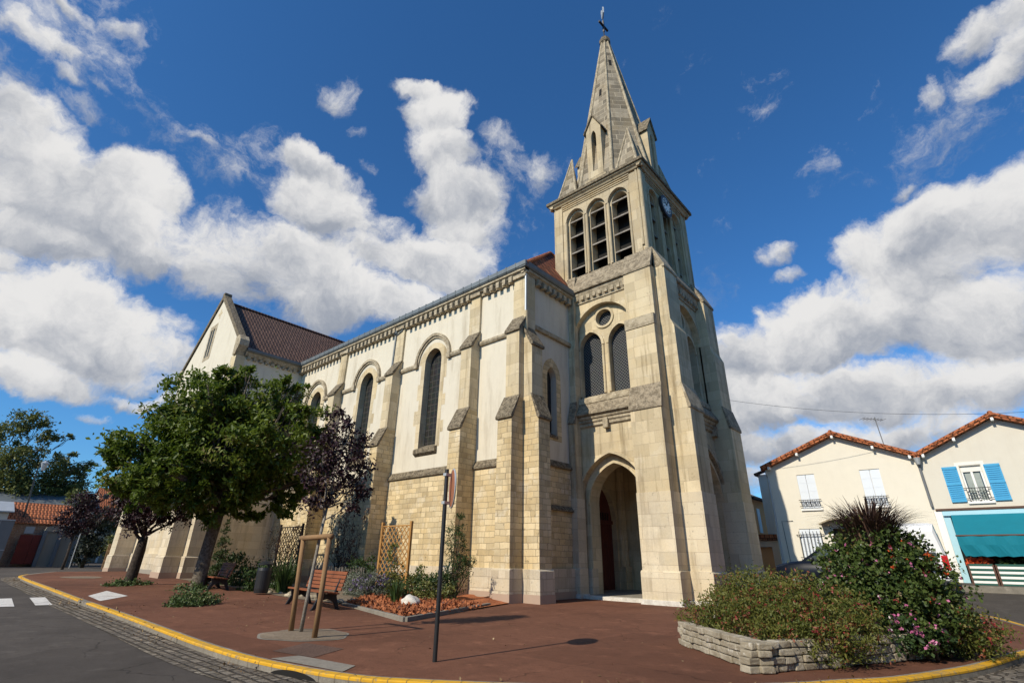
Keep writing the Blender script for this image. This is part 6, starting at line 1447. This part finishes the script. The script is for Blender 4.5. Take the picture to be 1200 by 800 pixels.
mb = MB(); mb.prism([(-.26,.19),(.26,.19),(0,-.24)], lambda u,v,d: (-56.43+d, a[1]+u, a[2]+v), 0, .005); build('white_field', mb, 'white', tp)
# far wood that closes the horizon
Pf = []
for k in range(60):
    an = rad(rng.uniform(-178, 70)); R0 = rng.uniform(260, 380); x, y = R0*math.cos(an), -abs(R0*math.sin(an))*.2 + R0*.9*abs(math.sin(an))
    Pf.append((x if abs(x) > 60 else x*3, y+60, rng.uniform(2,6), rng.uniform(6,10)))
P, tn = clumps(Pf, 900, 11000, .4, .3); P[:,2] = np.maximum(P[:,2], .2)
fo = leaves('far_trees', P, 2.2, 'leaf_far', None, .7, tone=tn); fo['kind'] = 'stuff'; fo['label'] = 'far wood closing the horizon behind the houses'; fo['category'] = 'wood'

# more planting in the bed and along the wall
bush('low_shrub', 'low dark green shrub at the foot of the golden trellis', [(-19.6,13.6,.4,.5),(-19.0,13.5,.45,.5),(-18.6,13.8,.5,.4)], 'leaf_shrub', 1500, .11)
bush('low_shrub', 'low yellow green plant at the right end of the mulch bed', [(-15.6,13.2,.35,.42),(-15.2,12.7,.28,.35),(-14.6,13.3,.3,.35)], 'leaf_yellow', 1300, .09)
bush('low_shrub', 'leafy green shrub behind the pale boulder', [(-16.0,12.8,.5,.5),(-15.5,13.6,.6,.45),(-16.4,12.4,.35,.4)], 'leaf_shrub', 2000, .10)
bush('low_shrub', 'grey green low plant between the near bench and the lavender', [(-19.4,12.6,.35,.42),(-19.9,12.9,.4,.4)], 'leaf_grey', 1000, .10)
# dry leaf litter on the gutter, kerb and pavement
Q = []
for i in range(2600):
    k = int(rng.uniform(8, len(KC)*.62)); q = KC[k] + KN[k]*float(rng.normal(-.16, .16)); j = rng.normal(size=2)*.1
    Q.append((q.x+j[0], q.y+j[1], T(q.x, q.y) - (.098 if (q-KC[k]).dot(KN[k]) < 0 else -.014)))
for i in range(900):
    x, y = rng.uniform(-30, -4), rng.uniform(5, 12); Q.append((x, y, T(x, y)+.008))
for i in range(250):
    a = rng.uniform(0, 2*math.pi); r_ = rng.uniform(.1, .9); x, y = -11+r_*math.cos(a), 6.1+.8*r_*math.sin(a); Q.append((x, y, T(x, y)+.05))
Q = [q for q in Q if not (-8.7 < q[0] < -7.2 and q[1] < 4.9)]
keep = rng.uniform(0, 1, len(Q)); Q = np.array(Q); cl_ = np.sin(Q[:,0]*1.3)+np.sin(Q[:,0]*.37+2); Q = Q[keep < .35+.3*cl_]
lit = leaves('leaf_litter', Q, .055, 'leaf_reddish', None, .6, up=6); lit['kind'] = 'stuff'
MAT['dry_leaf'] = leafmat('dry_leaf', (.10,.055,.025), (.26,.17,.085), (.36,.27,.15), 0, .9); lit.data.materials[0] = MAT['dry_leaf']

# unseen houses added behind the viewer to cut sky light; window glass mirrors them
for i, (x0, x1, y0, y1, zw, zr, wm) in enumerate(((-46,-33,-30,-19,9.6,12.6,'brick'),(-31,-20,-30,-19,9.0,12.0,'house_grey'),(-18,-6,-29,-19,9.2,12.2,'brick'),(4,16,-30,-19,9.2,12.4,'brick'),(14,27,-8,12,15.0,18.2,'brick'),(14.5,29,15,40,15.2,18.4,'cement'))):
    gabled_shed('street_house', ['old brick house with a brown roof facing the church transept across the road','grey house with a brown roof facing the nave across the road','old brick house facing the bell tower across the road','brick house at the corner behind the viewer','tall brick apartment house facing the west front across the square','tall grey apartment house facing the shop across the side street'][i], x0, x1, y0, y1, zw, zr, wm, 'brown_tile', 'x')
